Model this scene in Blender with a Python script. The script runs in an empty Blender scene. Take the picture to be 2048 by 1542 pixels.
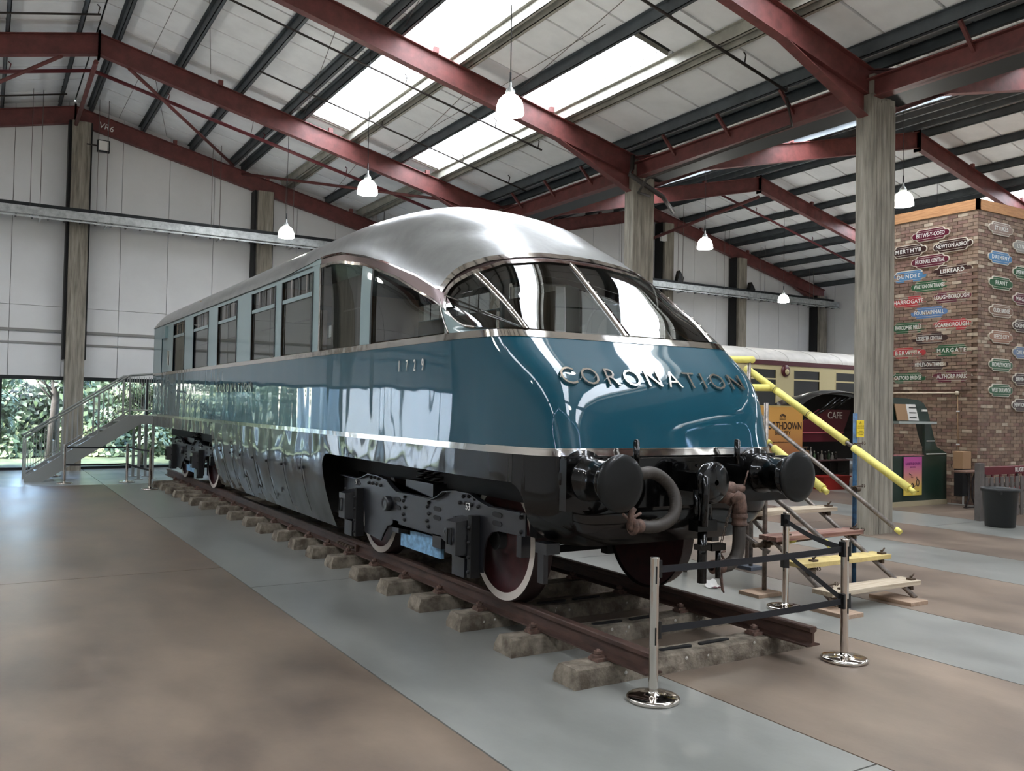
import bpy, bmesh, math, random
from mathutils import Vector, Matrix, noise
PI = math.pi
C = bpy.context.scene.collection
SC = bpy.context.scene
random.seed(7)

# ---------------------------------------------------------------- camera
def make_camera():
    yaw, pitch, roll, f = 0.547, 0.0252, 0.0187, 1745.3
    fw = Vector((math.sin(yaw)*math.cos(pitch), math.cos(yaw)*math.cos(pitch), math.sin(pitch)))
    r = Vector((math.cos(yaw), -math.sin(yaw), 0.0))
    u = r.cross(fw)
    r2 = r*math.cos(roll) + u*math.sin(roll)
    u2 = -r*math.sin(roll) + u*math.cos(roll)
    cam = bpy.data.cameras.new('camera')
    cam.sensor_fit = 'HORIZONTAL'; cam.sensor_width = 36.0
    cam.lens = f/2048.0*36.0
    cam.clip_start = 0.05; cam.clip_end = 400
    o = bpy.data.objects.new('camera', cam); C.objects.link(o)
    m = Matrix(((r2.x, u2.x, -fw.x, -4.5387), (r2.y, u2.y, -fw.y, -4.1679), (r2.z, u2.z, -fw.z, 1.8538), (0, 0, 0, 1)))
    o.matrix_world = m
    SC.camera = o
make_camera()

# ---------------------------------------------------------------- world, sun, exposure
EXPOSURE = 0.5
SKYLIGHT_POWER = 8.6
LAMP_POWER = 40.0
w = bpy.data.worlds.new('sky'); SC.world = w; w.use_nodes = True
nt = w.node_tree; nt.nodes.clear()
out = nt.nodes.new('ShaderNodeOutputWorld'); bg = nt.nodes.new('ShaderNodeBackground')
sky = nt.nodes.new('ShaderNodeTexSky'); sky.sky_type = 'NISHITA'; sky.sun_disc = False
sky.sun_elevation = math.radians(48); sky.sun_rotation = math.radians(250); sky.altitude = 50
sky.air_density = 1.0; sky.dust_density = 2.5
bg.inputs['Strength'].default_value = 5.5
nt.links.new(sky.outputs[0], bg.inputs[0]); nt.links.new(bg.outputs[0], out.inputs[0])
sun = bpy.data.lights.new('sun', 'SUN'); sun.energy = 2.0; sun.angle = math.radians(2); sun.color = (1, .95, .87)
so = bpy.data.objects.new('sun', sun); C.objects.link(so)
so.rotation_euler = Vector((0.75, 0.42, -0.85)).to_track_quat('-Z', 'Y').to_euler()
SC.view_settings.view_transform = 'Standard'; SC.view_settings.look = 'None'
SC.view_settings.gamma = 1.0; SC.view_settings.use_curve_mapping = False
SC.view_settings.exposure = EXPOSURE
cy = SC.cycles
cy.max_bounces = 8; cy.diffuse_bounces = 4; cy.glossy_bounces = 4; cy.transmission_bounces = 4; cy.transparent_max_bounces = 12
cy.caustics_reflective = False; cy.caustics_refractive = False; cy.sample_clamp_indirect = 4.0
cy.use_denoising = True

# ---------------------------------------------------------------- materials
def L(r, g, b):
    def c(v):
        v /= 255.0
        return v/12.92 if v <= 0.04045 else ((v+0.055)/1.055)**2.4
    return (c(r), c(g), c(b), 1.0)
MATS = {}
def mat(name, rgb, rough=0.6, metal=0.0, coat=0.0, spec=0.5, var=0.0, vscale=4.0, rgb2=None, bump=0.0, bscale=20.0,
        stretch=(1, 1, 1), emit=0.0, rvar=0.0, rough_coat=0.03, detail=5.0, contrast=(0.35, 0.65), wave=0.0, wscale=1.0):
    if name in MATS: return MATS[name]
    m = bpy.data.materials.new(name); m.use_nodes = True; MATS[name] = m
    n = m.node_tree; b = n.nodes['Principled BSDF']
    b.inputs['Base Color'].default_value = L(*rgb)
    b.inputs['Roughness'].default_value = rough; b.inputs['Metallic'].default_value = metal
    b.inputs['Coat Weight'].default_value = coat; b.inputs['Coat Roughness'].default_value = rough_coat
    b.inputs['Specular IOR Level'].default_value = spec
    if emit:
        b.inputs['Emission Color'].default_value = L(*rgb); b.inputs['Emission Strength'].default_value = emit
    if var or rgb2 or bump or rvar or wave:
        tc = n.nodes.new('ShaderNodeTexCoord'); mp = n.nodes.new('ShaderNodeMapping')
        mp.inputs['Scale'].default_value = stretch
        geo = n.nodes.new('ShaderNodeNewGeometry')
        n.links.new(geo.outputs['Position'], mp.inputs[0])
        if var or rgb2:
            nz = n.nodes.new('ShaderNodeTexNoise'); nz.inputs['Scale'].default_value = vscale; nz.inputs['Detail'].default_value = detail
            nz.inputs['Roughness'].default_value = 0.6
            n.links.new(mp.outputs[0], nz.inputs['Vector'])
            rp = n.nodes.new('ShaderNodeValToRGB')
            rp.color_ramp.elements[0].position = contrast[0]; rp.color_ramp.elements[1].position = contrast[1]
            c1 = rgb; c2 = rgb2
            if c2 is None:
                c1 = tuple(max(0, v*(1-var)) for v in rgb); c2 = tuple(min(255, v*(1+var)) for v in rgb)
            rp.color_ramp.elements[0].color = L(*c1); rp.color_ramp.elements[1].color = L(*c2)
            n.links.new(nz.outputs['Fac'], rp.inputs[0]); n.links.new(rp.outputs[0], b.inputs['Base Color'])
            if rvar:
                mr = n.nodes.new('ShaderNodeMapRange'); mr.inputs[3].default_value = rough-rvar; mr.inputs[4].default_value = rough+rvar
                n.links.new(nz.outputs['Fac'], mr.inputs[0]); n.links.new(mr.outputs[0], b.inputs['Roughness'])
        if bump or wave:
            bz = n.nodes.new('ShaderNodeTexNoise'); bz.inputs['Scale'].default_value = wscale if wave else bscale
            bz.inputs['Detail'].default_value = 0.5 if wave else 4
            n.links.new(mp.outputs[0], bz.inputs['Vector'])
            bp = n.nodes.new('ShaderNodeBump'); bp.inputs['Strength'].default_value = 1.0 if wave else bump
            bp.inputs['Distance'].default_value = wave if wave else 0.01
            n.links.new(bz.outputs['Fac'], bp.inputs['Height']); n.links.new(bp.outputs[0], b.inputs['Normal'])
            if wave: n.links.new(bp.outputs[0], b.inputs['Coat Normal'])
    return m
def glass(name, tint=(0.75, 0.8, 0.82), rough=0.0, ior=1.5):
    m = bpy.data.materials.new(name); m.use_nodes = True
    n = m.node_tree; n.nodes.clear()
    o = n.nodes.new('ShaderNodeOutputMaterial'); mx = n.nodes.new('ShaderNodeMixShader'); fr = n.nodes.new('ShaderNodeFresnel')
    t = n.nodes.new('ShaderNodeBsdfTransparent'); g = n.nodes.new('ShaderNodeBsdfGlossy')
    fr.inputs[0].default_value = ior; t.inputs[0].default_value = (*tint, 1); g.inputs['Roughness'].default_value = rough
    n.links.new(fr.outputs[0], mx.inputs[0]); n.links.new(t.outputs[0], mx.inputs[1]); n.links.new(g.outputs[0], mx.inputs[2])
    n.links.new(mx.outputs[0], o.inputs[0]); MATS[name] = m
    return m

TEAL = mat('deep blue enamel', (0, 66, 82), rough=.4, spec=.1, coat=1.0, wave=.007, wscale=1.3, stretch=(1, 2.6, .8))
PALE = mat('pale blue enamel', (128, 150, 150), rough=.35, coat=.6, wave=.006, wscale=1.6)
ROOFG = mat('silver grey roof paint', (146, 147, 144), rough=.28, metal=.3, coat=.25, rough_coat=.12, var=.06, vscale=3, bump=.25, bscale=9)
CHROME = mat('polished stainless', (215, 208, 200), rough=.10, metal=1.0, wave=.004, wscale=6)
BLACK = mat('black gloss paint', (1, 1, 1), rough=.3, spec=.1, coat=.75, rough_coat=.06, wave=.01, wscale=2.2)
SKIRT = mat('black gloss skirt', (3, 3, 3), rough=.3, spec=.1, coat=1.0, rough_coat=.05, wave=.03, wscale=2.4)
BOGIE = mat('dark grey bogie paint', (18, 19, 23), rough=.42, coat=.3, var=.1, vscale=12)
UNDER = mat('underframe black', (8, 8, 9), rough=.7)
TYRE = mat('white tyre paint', (205, 195, 185), rough=.5)
WHEELM = mat('maroon wheel paint', (62, 26, 28), rough=.5, var=.15, vscale=8)
TREAD = mat('dark wheel steel', (48, 34, 32), rough=.45, metal=.5)
BLUEBOX = mat('pale blue worn cover', (110, 150, 180), rough=.6, var=.15, vscale=18)
RUST = mat('rusty cast iron', (94, 72, 62), rough=.75, var=.22, vscale=25, bump=.4, bscale=60)
RUBBER = mat('ribbed rubber hose', (56, 50, 44), rough=.6)
RAIL = mat('rusty brown rail', (74, 54, 46), rough=.6, metal=.25, var=.18, vscale=14, stretch=(1, .25, 1))
SLEEPER = mat('weathered concrete sleeper', (86, 76, 64), rough=.85, rgb2=(150, 140, 124), vscale=7, bump=.9, bscale=45, contrast=(.38, .7))
SPOT = mat('pale chips', (190, 186, 176), rough=.8)
FBROWN = mat('brown stained concrete slab', (84, 73, 65), rough=.38, rgb2=(138, 121, 105), vscale=1.0, rvar=.10, stretch=(1, .6, 1), bump=.05, bscale=30, detail=9, contrast=(.3, .72))
FGREY = mat('grey concrete slab', (114, 115, 110), rough=.32, rgb2=(146, 147, 141), vscale=1.1, rvar=.10, stretch=(1, .6, 1), bump=.04, bscale=30, detail=9, contrast=(.3, .72))
FAR_DAYLIT = mat('slab with window daylight painted in', (168, 178, 182), rough=.22, rgb2=(188, 196, 200), vscale=1.2, bump=.05, bscale=12)  # far slabs paled and glossed, standing in for daylight from the window
JOINT = mat('dark floor joint', (70, 62, 56), rough=.9)
COLM = mat('board marked concrete', (104, 98, 87), rough=.85, rgb2=(160, 153, 139), vscale=6, stretch=(2.6, 2.6, .22), bump=.5, bscale=18, contrast=(.3, .7))
RED = mat('red oxide steel', (104, 56, 52), rough=.55, var=.12, vscale=5, bump=.1, bscale=30)
REDPIPE = mat('red sprinkler pipe', (104, 40, 44), rough=.45)
PURL = mat('galvanised grey purlin', (84, 90, 93), rough=.5, metal=.35, var=.08, vscale=3)
PURLC = mat('pale galvanised purlin', (172, 170, 158), rough=.5, metal=.2, var=.08, vscale=3)
GALV = mat('galvanised tray', (170, 174, 172), rough=.35, metal=.7, var=.1, vscale=8)
CONDUIT = mat('dark conduit', (56, 50, 46), rough=.5, metal=.3)
PANEL = mat('white roof liner sheet', (246, 247, 246), rough=.7, var=.025, vscale=1.5)
SEAM = mat('roof seam shadow gap', (26, 28, 28), rough=.8)
DECK = mat('outer roof sheet', (80, 82, 84), rough=.8)
WALLM = mat('white wall cladding', (222, 222, 220), rough=.6, var=.015, vscale=1)
WALLJ = mat('cladding joint', (140, 138, 134), rough=.8)
DARKF = mat('dark window frame', (28, 32, 34), rough=.4, metal=.4)
WIRE = mat('steel wire', (120, 116, 110), rough=.4, metal=.8)
PANE = mat('daylight through skylight sheet', (240, 246, 255), rough=.8, emit=SKYLIGHT_POWER)
LAMPG = mat('glowing opal lamp glass', (255, 252, 244), rough=.4, emit=LAMP_POWER)
STAIRG = mat('galvanised grey stair', (150, 152, 148), rough=.45, metal=.3)
BELT = mat('black webbing belt', (24, 24, 28), rough=.8)
BLKPL = mat('black plastic', (16, 16, 17), rough=.35)
YELLOW = mat('yellow foam sleeve', (226, 214, 118), rough=.75, var=.04, vscale=10)
TUBE = mat('scaffold tube', (128, 120, 114), rough=.42, metal=.6, var=.18, vscale=20)
TUBEB = mat('blue painted scaffold tube', (34, 78, 112), rough=.5, var=.2, vscale=20)
CLAMP = mat('rusty scaffold clamp', (88, 74, 62), rough=.55, metal=.5)
WOOD = mat('grey weathered board', (168, 152, 130), rough=.8, rgb2=(196, 182, 160), vscale=6, stretch=(.3, 6, 6), bump=.4, bscale=30)
WOODR = mat('red stained board', (112, 74, 66), rough=.8, rgb2=(158, 128, 112), vscale=6, stretch=(.3, 6, 6))
WOODY = mat('yellow painted board', (212, 190, 124), rough=.75, rgb2=(190, 168, 112), vscale=9, bump=.4, bscale=50)
WOODF = mat('pale foot board', (176, 150, 128), rough=.8, rgb2=(150, 128, 108), vscale=5, stretch=(6, .4, 6))
PAPER = mat('white paper', (222, 220, 214), rough=.8)
FENCEG = mat('grey painted timber', (92, 86, 82), rough=.7, var=.08, vscale=6)
BENCHR = mat('maroon bench paint', (96, 24, 32), rough=.5)
GREENV = mat('dark green coach paint', (24, 46, 36), rough=.4, coat=.4)
CREAM = mat('cream coach paint', (222, 208, 158), rough=.4, coat=.3)
MAROON = mat('maroon coach paint', (86, 26, 38), rough=.4, coat=.3)
ROOFW = mat('pale grey coach roof', (206, 202, 194), rough=.5, var=.04, vscale=3)
DKGLASS = mat('dark coach window glass', (20, 20, 20), rough=.06, spec=.8)
WHITE = mat('white lettering', (225, 224, 216), rough=.5)
CARD = mat('brown cardboard', (156, 124, 92), rough=.8)
GRASS = mat('outdoor grass', (58, 70, 44), rough=.9, var=.3, vscale=2)
BARK = mat('tree bark', (44, 40, 36), rough=.9)
GLASSW = glass('clear window glass', (.93, .95, .95))
GLASSC = glass('curved carriage glass', (.72, .76, .78), ior=1.75)
GLASSD = glass('side carriage glass', (.8, .84, .82), ior=2.5)

# ---------------------------------------------------------------- mesh helpers
def boxes(nm, m, par, lst):
    for b in lst: MB().box(*b).build(nm, m, par)
class MB:
    def __init__(s): s.v = []; s.f = []; s.sm = []
    def add(s, vs, fs, smooth=False):
        k = len(s.v); s.v += [tuple(p) for p in vs]
        for f in fs: s.f.append(tuple(i+k for i in f)); s.sm.append(smooth)
        return s
    def box(s, x0, x1, y0, y1, z0, z1, top=None):
        a = [(x0, y0, z0), (x1, y0, z0), (x1, y1, z0), (x0, y1, z0), (x0, y0, z1), (x1, y0, z1), (x1, y1, z1), (x0, y1, z1)]
        return s.add(a, [(3, 2, 1, 0), (4, 5, 6, 7), (0, 1, 5, 4), (1, 2, 6, 5), (2, 3, 7, 6), (3, 0, 4, 7)])
    def bbox(s, x0, x1, y0, y1, z0, z1, b=.01):
        # box whose four upper edges are chamfered
        a = [(x0, y0, z0), (x1, y0, z0), (x1, y1, z0), (x0, y1, z0), (x0, y0, z1-b), (x1, y0, z1-b), (x1, y1, z1-b), (x0, y1, z1-b),
             (x0+b, y0+b, z1), (x1-b, y0+b, z1), (x1-b, y1-b, z1), (x0+b, y1-b, z1)]
        return s.add(a, [(3, 2, 1, 0), (8, 9, 10, 11), (0, 1, 5, 4), (1, 2, 6, 5), (2, 3, 7, 6), (3, 0, 4, 7), (4, 5, 9, 8), (5, 6, 10, 9), (6, 7, 11, 10), (7, 4, 8, 11)])
    def obox(s, a, b, w, h, up=(0, 0, 1)):
        a = Vector(a); b = Vector(b); d = (b-a).normalized(); up = Vector(up)
        if abs(d.dot(up)) > .98: up = Vector((1, 0, 0))
        r = d.cross(up).normalized(); u = r.cross(d)
        vs = []
        for p in (a, b):
            for (i, j) in ((-1, -1), (1, -1), (1, 1), (-1, 1)): vs.append(p + r*w*.5*i + u*h*.5*j)
        return s.add(vs, [(3, 2, 1, 0), (4, 5, 6, 7), (0, 1, 5, 4), (1, 2, 6, 5), (2, 3, 7, 6), (3, 0, 4, 7)])
    def tube(s, pts, r, n=10, cap=True, r2=None):
        pts = [Vector(p) for p in pts]; k = len(pts)
        if k < 2: return s
        vs = []; prev = None
        for i, p in enumerate(pts):
            d = (pts[min(i+1, k-1)]-pts[max(i-1, 0)]).normalized()
            if prev is None:
                ref = Vector((0, 0, 1)) if abs(d.z) < .9 else Vector((1, 0, 0))
                a = d.cross(ref).normalized()
            else:
                a = (prev - d*prev.dot(d)).normalized()
            prev = a; b = d.cross(a)
            rr = r if r2 is None else r + (r2-r)*i/(k-1)
            if isinstance(r, (list, tuple)): rr = r[i]
            for j in range(n):
                t = 2*PI*j/n; vs.append(p + a*math.cos(t)*rr + b*math.sin(t)*rr)
        fs = [(i*n+j, i*n+(j+1) % n, (i+1)*n+(j+1) % n, (i+1)*n+j) for i in range(k-1) for j in range(n)]
        base = len(s.v); s.add(vs, fs, True)
        if cap:
            s.f.append(tuple(base+j for j in reversed(range(n)))); s.sm.append(False)
            s.f.append(tuple(base+(k-1)*n+j for j in range(n))); s.sm.append(False)
        return s
    def lathe(s, c, axis, prof, n=24, smooth=True):
        # prof: list of (distance along axis, radius)
        ax = Vector(axis).normalized(); c = Vector(c)
        ref = Vector((0, 0, 1)) if abs(ax.z) < .9 else Vector((1, 0, 0))
        a = ax.cross(ref).normalized(); b = ax.cross(a); vs = []
        for (h, r) in prof:
            for j in range(n):
                t = 2*PI*j/n; vs.append(c + ax*h + (a*math.cos(t)+b*math.sin(t))*max(r, 1e-4))
        k = len(prof)
        fs = [(i*n+j, i*n+(j+1) % n, (i+1)*n+(j+1) % n, (i+1)*n+j) for i in range(k-1) for j in range(n)]
        return s.add(vs, fs, smooth)
    def prism(s, poly, axis, a0, a1, holes=None):
        # poly: 2D points; axis 'x': (y,z) extruded along x ; 'y': (x,z) ; 'z': (x,y)
        def P(p, t):
            return {'x': (t, p[0], p[1]), 'y': (p[0], t, p[1]), 'z': (p[0], p[1], t)}[axis]
        n = len(poly); vs = [P(p, a0) for p in poly]+[P(p, a1) for p in poly]
        fs = [tuple(reversed(range(n))), tuple(range(n, 2*n))]+[(i, (i+1) % n, n+(i+1) % n, n+i) for i in range(n)]
        return s.add(vs, fs)
    def grid(s, rows, smooth=True, close=False):
        R = len(rows); K = len(rows[0]); vs = [p for r in rows for p in r]
        fs = [(i*K+j, i*K+j+1, (i+1)*K+j+1, (i+1)*K+j) for i in range(R-1) for j in range(K-1)]
        return s.add(vs, fs, smooth)
    def mesh(s, name, m):
        me = bpy.data.meshes.new(name); me.from_pydata(s.v, [], s.f); me.update()
        me.polygons.foreach_set('use_smooth', s.sm)
        if m: me.materials.append(m)
        return me
    def build(s, name, m, parent=None, fix=True):
        me = s.mesh(name, m)
        if fix:
            bm = bmesh.new(); bm.from_mesh(me); bmesh.ops.recalc_face_normals(bm, faces=bm.faces); bm.to_mesh(me); bm.free()
        o = bpy.data.objects.new(name, me); C.objects.link(o)
        adopt(o, parent)
        return o
def wm(o):
    m = o.matrix_basis.copy()
    if o.parent: m = wm(o.parent) @ o.matrix_parent_inverse @ m
    return m
def adopt(o, parent):
    # shapes are written in world coordinates; the parent keeps its own base point
    if parent: o.parent = parent; o.matrix_parent_inverse = wm(parent).inverted()
    return o
def tag(o, label=None, cat=None, group=None, kind=None):
    if label: o['label'] = label
    if cat: o['category'] = cat
    if group: o['group'] = group
    if kind: o['kind'] = kind
    return o
def empty(name, loc=(0, 0, 0), rz=0.0, parent=None):
    o = bpy.data.objects.new(name, None); C.objects.link(o); o.location = loc; o.rotation_euler = (0, 0, rz)
    o.empty_display_size = .2
    return adopt(o, parent)
def copy_tree(o, parent=None):
    c = o.copy(); C.objects.link(c); c.parent = parent
    for ch in list(o.children): copy_tree(ch, c)
    return c
def inst(name, me, loc, parent=None, rot=(0, 0, 0), scale=(1, 1, 1)):
    o = bpy.data.objects.new(name, me); C.objects.link(o); o.location = loc; o.rotation_euler = rot; o.scale = scale
    return adopt(o, parent)
def font_mesh(cu, name):
    t = bpy.data.objects.new('tmp', cu); me = bpy.data.meshes.new_from_object(t); me.name = name
    bpy.data.objects.remove(t); return me
def text(name, body, size, m, loc, rot, parent=None, extrude=.003, align='CENTER', sx=1.0, bold=0.0, space=1.0):
    cu = bpy.data.curves.new(name, 'FONT'); cu.body = body; cu.size = size; cu.extrude = extrude; cu.align_x = align; cu.align_y = 'CENTER'
    cu.offset = bold; cu.space_character = space; cu.materials.append(m); cu.resolution_u = 3
    o = bpy.data.objects.new(name, font_mesh(cu, name)); C.objects.link(o); o.location = loc; o.rotation_euler = rot; o.scale = (sx, 1, 1)
    return adopt(o, parent)
ORD = ['nearest', 'second', 'third', 'fourth', 'fifth', 'sixth', 'seventh', 'eighth', 'ninth', 'tenth', 'eleventh', 'twelfth', 'thirteenth',
       'fourteenth', 'fifteenth', 'sixteenth', 'seventeenth', 'eighteenth', 'nineteenth', 'twentieth', 'twenty-first']

# ================================================================ BUILDING
Y0, Y1 = -11.5, 21.8
XR1, XV, XR2, XE = -2.6, 7.3, 17.2, 27.1
XW = -12.5
SL = 0.235
def ztop(X):            # top of rafters
    if X <= XV: return 9.61 - SL*abs(X-XR1)
    return 9.61 - SL*abs(X-XR2)
FRAMES = [-6.8, -1.1, 4.6, 10.4, 16.1, 21.5]
SKY = [(-8.15, -7.0, Y0+.5, 16.0), (1.83, 2.95, Y0+.5, 16.0), (4.48, 5.36, 7.15, 16.0), (4.48, 5.36, Y0+.5, 4.35),
       (11.6, 12.7, Y0+.5, 16.0), (21.9, 23.0, Y0+.5, 16.0), (24.3, 25.2, 5, 16.0)]
def slope_ranges():
    return [(XW, XR1), (XR1, XV), (XV, XR2), (XR2, XE)]

# ---- floor: strips of slabs with joints
fl = tag(MB().box(XW-.2, XE+.2, Y0-.2, Y1+.1, -.12, -.012).build('floor', JOINT), 'concrete hall floor of alternating brown and grey strips', 'floor', kind='structure')
strips = [(-12.5, -9.6, 0), (-9.6, -7.9, 1), (-7.9, -2.17, 0), (-2.17, -.42, 1), (-.42, 1.68, 0), (1.68, 3.1, 1), (3.1, 5.35, 0), (5.35, 7.0, 1), (7.0, 9.0, 0),
          (9.0, 10.7, 1), (10.7, 12.9, 0), (12.9, 14.5, 1), (14.5, 16.7, 0), (16.7, 18.3, 1), (18.3, 20.5, 0), (20.5, 27.1, 1)]
for (a, b, g) in strips:
    cuts = [Y0, -6.5, -1.2, 4.7, 10.6, 16.85, Y1] if g else [Y0, -4.2, 5.9, 16.85, Y1]
    for i in range(len(cuts)-1):
        j = .006
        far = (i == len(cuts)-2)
        MB().box(a+j, b-j, cuts[i]+j, cuts[i+1]-j, -.05, 0).build('slab', FAR_DAYLIT if far else (FGREY if g else FBROWN), fl)

# ---- end wall with glazing, cladding panels, concrete posts
GLX0, GLX1, GLZ = -12.2, 6.9, 2.45
wf = tag(MB().box(XW, XE, Y1, Y1+.15, 9.9, 10.2).build('wall_far', WALLM), 'white clad far end wall with a long window below', 'wall', kind='structure')
def wtop(x): return ztop(x) + .2
def wall_piece(x0, x1, z0, z1=None, y=Y1-.08, t=.1, m=WALLM, par=wf, nm='cladding_panel'):
    tt0 = wtop(x0) if z1 is None else z1; tt1 = wtop(x1) if z1 is None else z1
    MB().prism([(x0, z0), (x1, z0), (x1, tt1), (x0, tt0)], 'y', y, y+t).build(nm, m, par)
posts = [-12.3, -7.4, -2.46, 2.4, 7.3, 12.4, 17.85, 21.8, 26.7]
x = XW
xs_ = [XW]
while x < XE-.1:
    x = min(x+1.22, XE)
    for k in (XR1, XV, XR2):
        if xs_[-1] < k < x-.01: x = k
    xs_.append(x)
for i in range(len(xs_)-1):
    a, b = xs_[i]+.006, xs_[i+1]-.006
    glazed = b < GLX1+.3
    wall_piece(a, b, 4.29)
    wall_piece(a, b, 3.33, 4.28)
    wall_piece(a, b, GLZ if glazed else 0, 3.31)
MB().box(XW, XE, Y1-.14, Y1-.09, 3.60, 3.67).box(XW, XE, Y1-.12, Y1-.09, 3.28, 3.33).build('cladding_rail', WALLJ, wf)
MB().box(XW, XE, Y1+.02, Y1+.1, GLZ, 9.85).build('backing_sheet', WALLJ, wf)
MB().box(GLX1, XE, Y1+.02, Y1+.1, 0, GLZ).build('backing_sheet', WALLJ, wf)
win = tag(MB().box(GLX0, GLX1, Y1-.1, Y1+.05, GLZ-.1, GLZ).box(GLX0, GLX1, Y1-.1, Y1+.05, 0, .07).build('window_1', DARKF), 'long low window of dark framed panes under the far wall', 'window', kind='structure')
mx = [-12.2, -10.9, -9.2, -7.6, -5.85, -4.10, -2.33, -.6, 1.15, 2.9, 4.65, 6.4, 6.9]
for a in mx: MB().box(a-.03, a+.03, Y1-.1, Y1+.03, .07, GLZ-.1).build('mullion', DARKF, win)
for i in range(len(mx)-1): MB().box(mx[i]+.03, mx[i+1]-.03, Y1-.03, Y1-.02, .07, GLZ-.1).build('pane', GLASSW, win)
def post_mesh(x, y, z, wx=.5, wy=.35):
    b = MB(); b.box(x-wx/2, x+wx/2, y-wy/2, y+wy/2, 0, z); return b
for i, x in enumerate(posts):
    o = post_mesh(x, Y1-.42, ztop(x)-.42, .44, .4).build('concrete_post', COLM)
    MB().box(x-.29, x-.23, Y1-.5, Y1-.1, 2.9, ztop(x)-.4).box(x+.23, x+.27, Y1-.5, Y1-.1, 2.9, ztop(x)-.4).build('post_edge_strip', UNDER, o)
    nm = ['behind the near left end of', 'left of the stair along', 'under the roof ridge at the left of', 'above the carriage roof against', 'in the roof valley of', 'right of the valley against',
          'under the second ridge of', 'right of the second ridge against', 'at the far right of'][i]
    tag(o, 'square concrete post %s the far end wall' % nm, 'post', 'concrete posts on the far wall', 'structure')

# ---- other walls
def side_wall(nm, x0, x1, label, zt=7.45):
    o = tag(MB().box(x0, x1, Y0, Y1, 0, .25).build(nm, WALLM), label, 'wall', kind='structure')
    y = Y0
    while y < Y1-.01:
        MB().box(x0, x1, y+.006, min(y+1.2, Y1)-.006, .25, zt).build('cladding_panel', WALLM, o); y += 1.2
    MB().box(x0-.06 if x0 < 0 else x1, x0-.01 if x0 < 0 else x1+.06, Y0, Y1, 0, zt+.3).build('backing_sheet', WALLJ, o)
side_wall('wall_left', XW-.15, XW, 'white clad left side wall of the hall')
side_wall('wall_right', XE, XE+.15, 'white clad right side wall of the hall')
wb = tag(MB().box(XW, XE, Y0-.2, Y0, 0, .3).build('wall_near', WALLM), 'white clad wall behind the viewer', 'wall', kind='structure')
x = XW
for i in range(len(xs_)-1):
    wall_piece(xs_[i]+.006, xs_[i+1]-.006, .3, None, Y0-.15, .14, WALLM, wb)
MB().prism([(XW, 0), (XE, 0), (XE, wtop(XE)), (XR2, wtop(XR2)), (XV, wtop(XV)), (XR1, wtop(XR1)), (XW, wtop(XW))], 'y', Y0-.3, Y0-.22).build('backing_sheet', WALLJ, wb)

# ---- roof: liner sheets (panels), each one strip running from ridge to valley, cut round the skylights
ceil = tag(MB().box(XR1-.12, XR1+.12, Y0, Y1, ztop(XR1)+.28, ztop(XR1)+.33).box(XR2-.12, XR2+.12, Y0, Y1, ztop(XR2)+.28, ztop(XR2)+.33).build('ceiling', PANEL),
           'white sheeted pitched roof lining with skylight strips', 'ceiling', kind='structure')
def zsheet(X): return ztop(X)+.21
PW = .985
y = Y1
edges = []
while y > Y0: edges.append(y); y -= PW
edges.append(Y0)
for (xa, xb) in slope_ranges():
    sk = [s for s in SKY if xa <= s[0] < xb]
    for i in range(len(edges)-1):
        yb, ya = edges[i]-.024, edges[i+1]+.024
        yc = (ya+yb)/2
        cuts = sorted([(s[0], s[1]) for s in sk if s[2] <= yc <= s[3]])
        segs = []; p0 = xa+.02
        for (c0, c1) in cuts: segs.append((p0, c0)); p0 = c1
        segs.append((p0, xb-.02))
        b = MB()
        for (a, c) in segs:
            # flat pan with a small upstand on both long edges
            b.add([(a, ya, zsheet(a)), (c, ya, zsheet(c)), (c, yb, zsheet(c)), (a, yb, zsheet(a)), (a, ya-.006, zsheet(a)+.05), (c, ya-.006, zsheet(c)+.05), (c, yb+.006, zsheet(c)+.05), (a, yb+.006, zsheet(a)+.05)],
                  [(0, 1, 2, 3), (0, 4, 5, 1), (3, 2, 6, 7), (1, 5, 6, 2), (0, 3, 7, 4), (4, 7, 6, 5)])
        b.build('panel', PANEL, ceil, fix=False)
    # outer deck, closed except at the skylights
    b = MB(); db = MB()
    xsx = sorted(set([xa, xb]+[v for s in sk for v in s[:2]]))
    for i in range(len(xsx)-1):
        a, c = xsx[i], xsx[i+1]
        s2 = [s for s in sk if abs(s[0]-a) < 1e-6]
        ys = [(Y0, Y1)] if not s2 else []
        if s2:
            s2.sort(key=lambda s: s[2]); q = Y0
            for s in s2: ys.append((q, s[2])); q = s[3]
            ys.append((q, Y1))
        for (q0, q1) in ys:
            if q1-q0 < .01: continue
            db.add([(a, q0, zsheet(a)+.055), (c, q0, zsheet(c)+.055), (c, q1, zsheet(c)+.055), (a, q1, zsheet(a)+.055),
                   (a, q0, zsheet(a)+.16), (c, q0, zsheet(c)+.16), (c, q1, zsheet(c)+.16), (a, q1, zsheet(a)+.16)],
                  [(3, 2, 1, 0), (4, 5, 6, 7), (0, 1, 5, 4), (1, 2, 6, 5), (2, 3, 7, 6), (3, 0, 4, 7)])
    db.build('outer_sheet', SEAM, ceil)
sk_me = []
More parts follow.
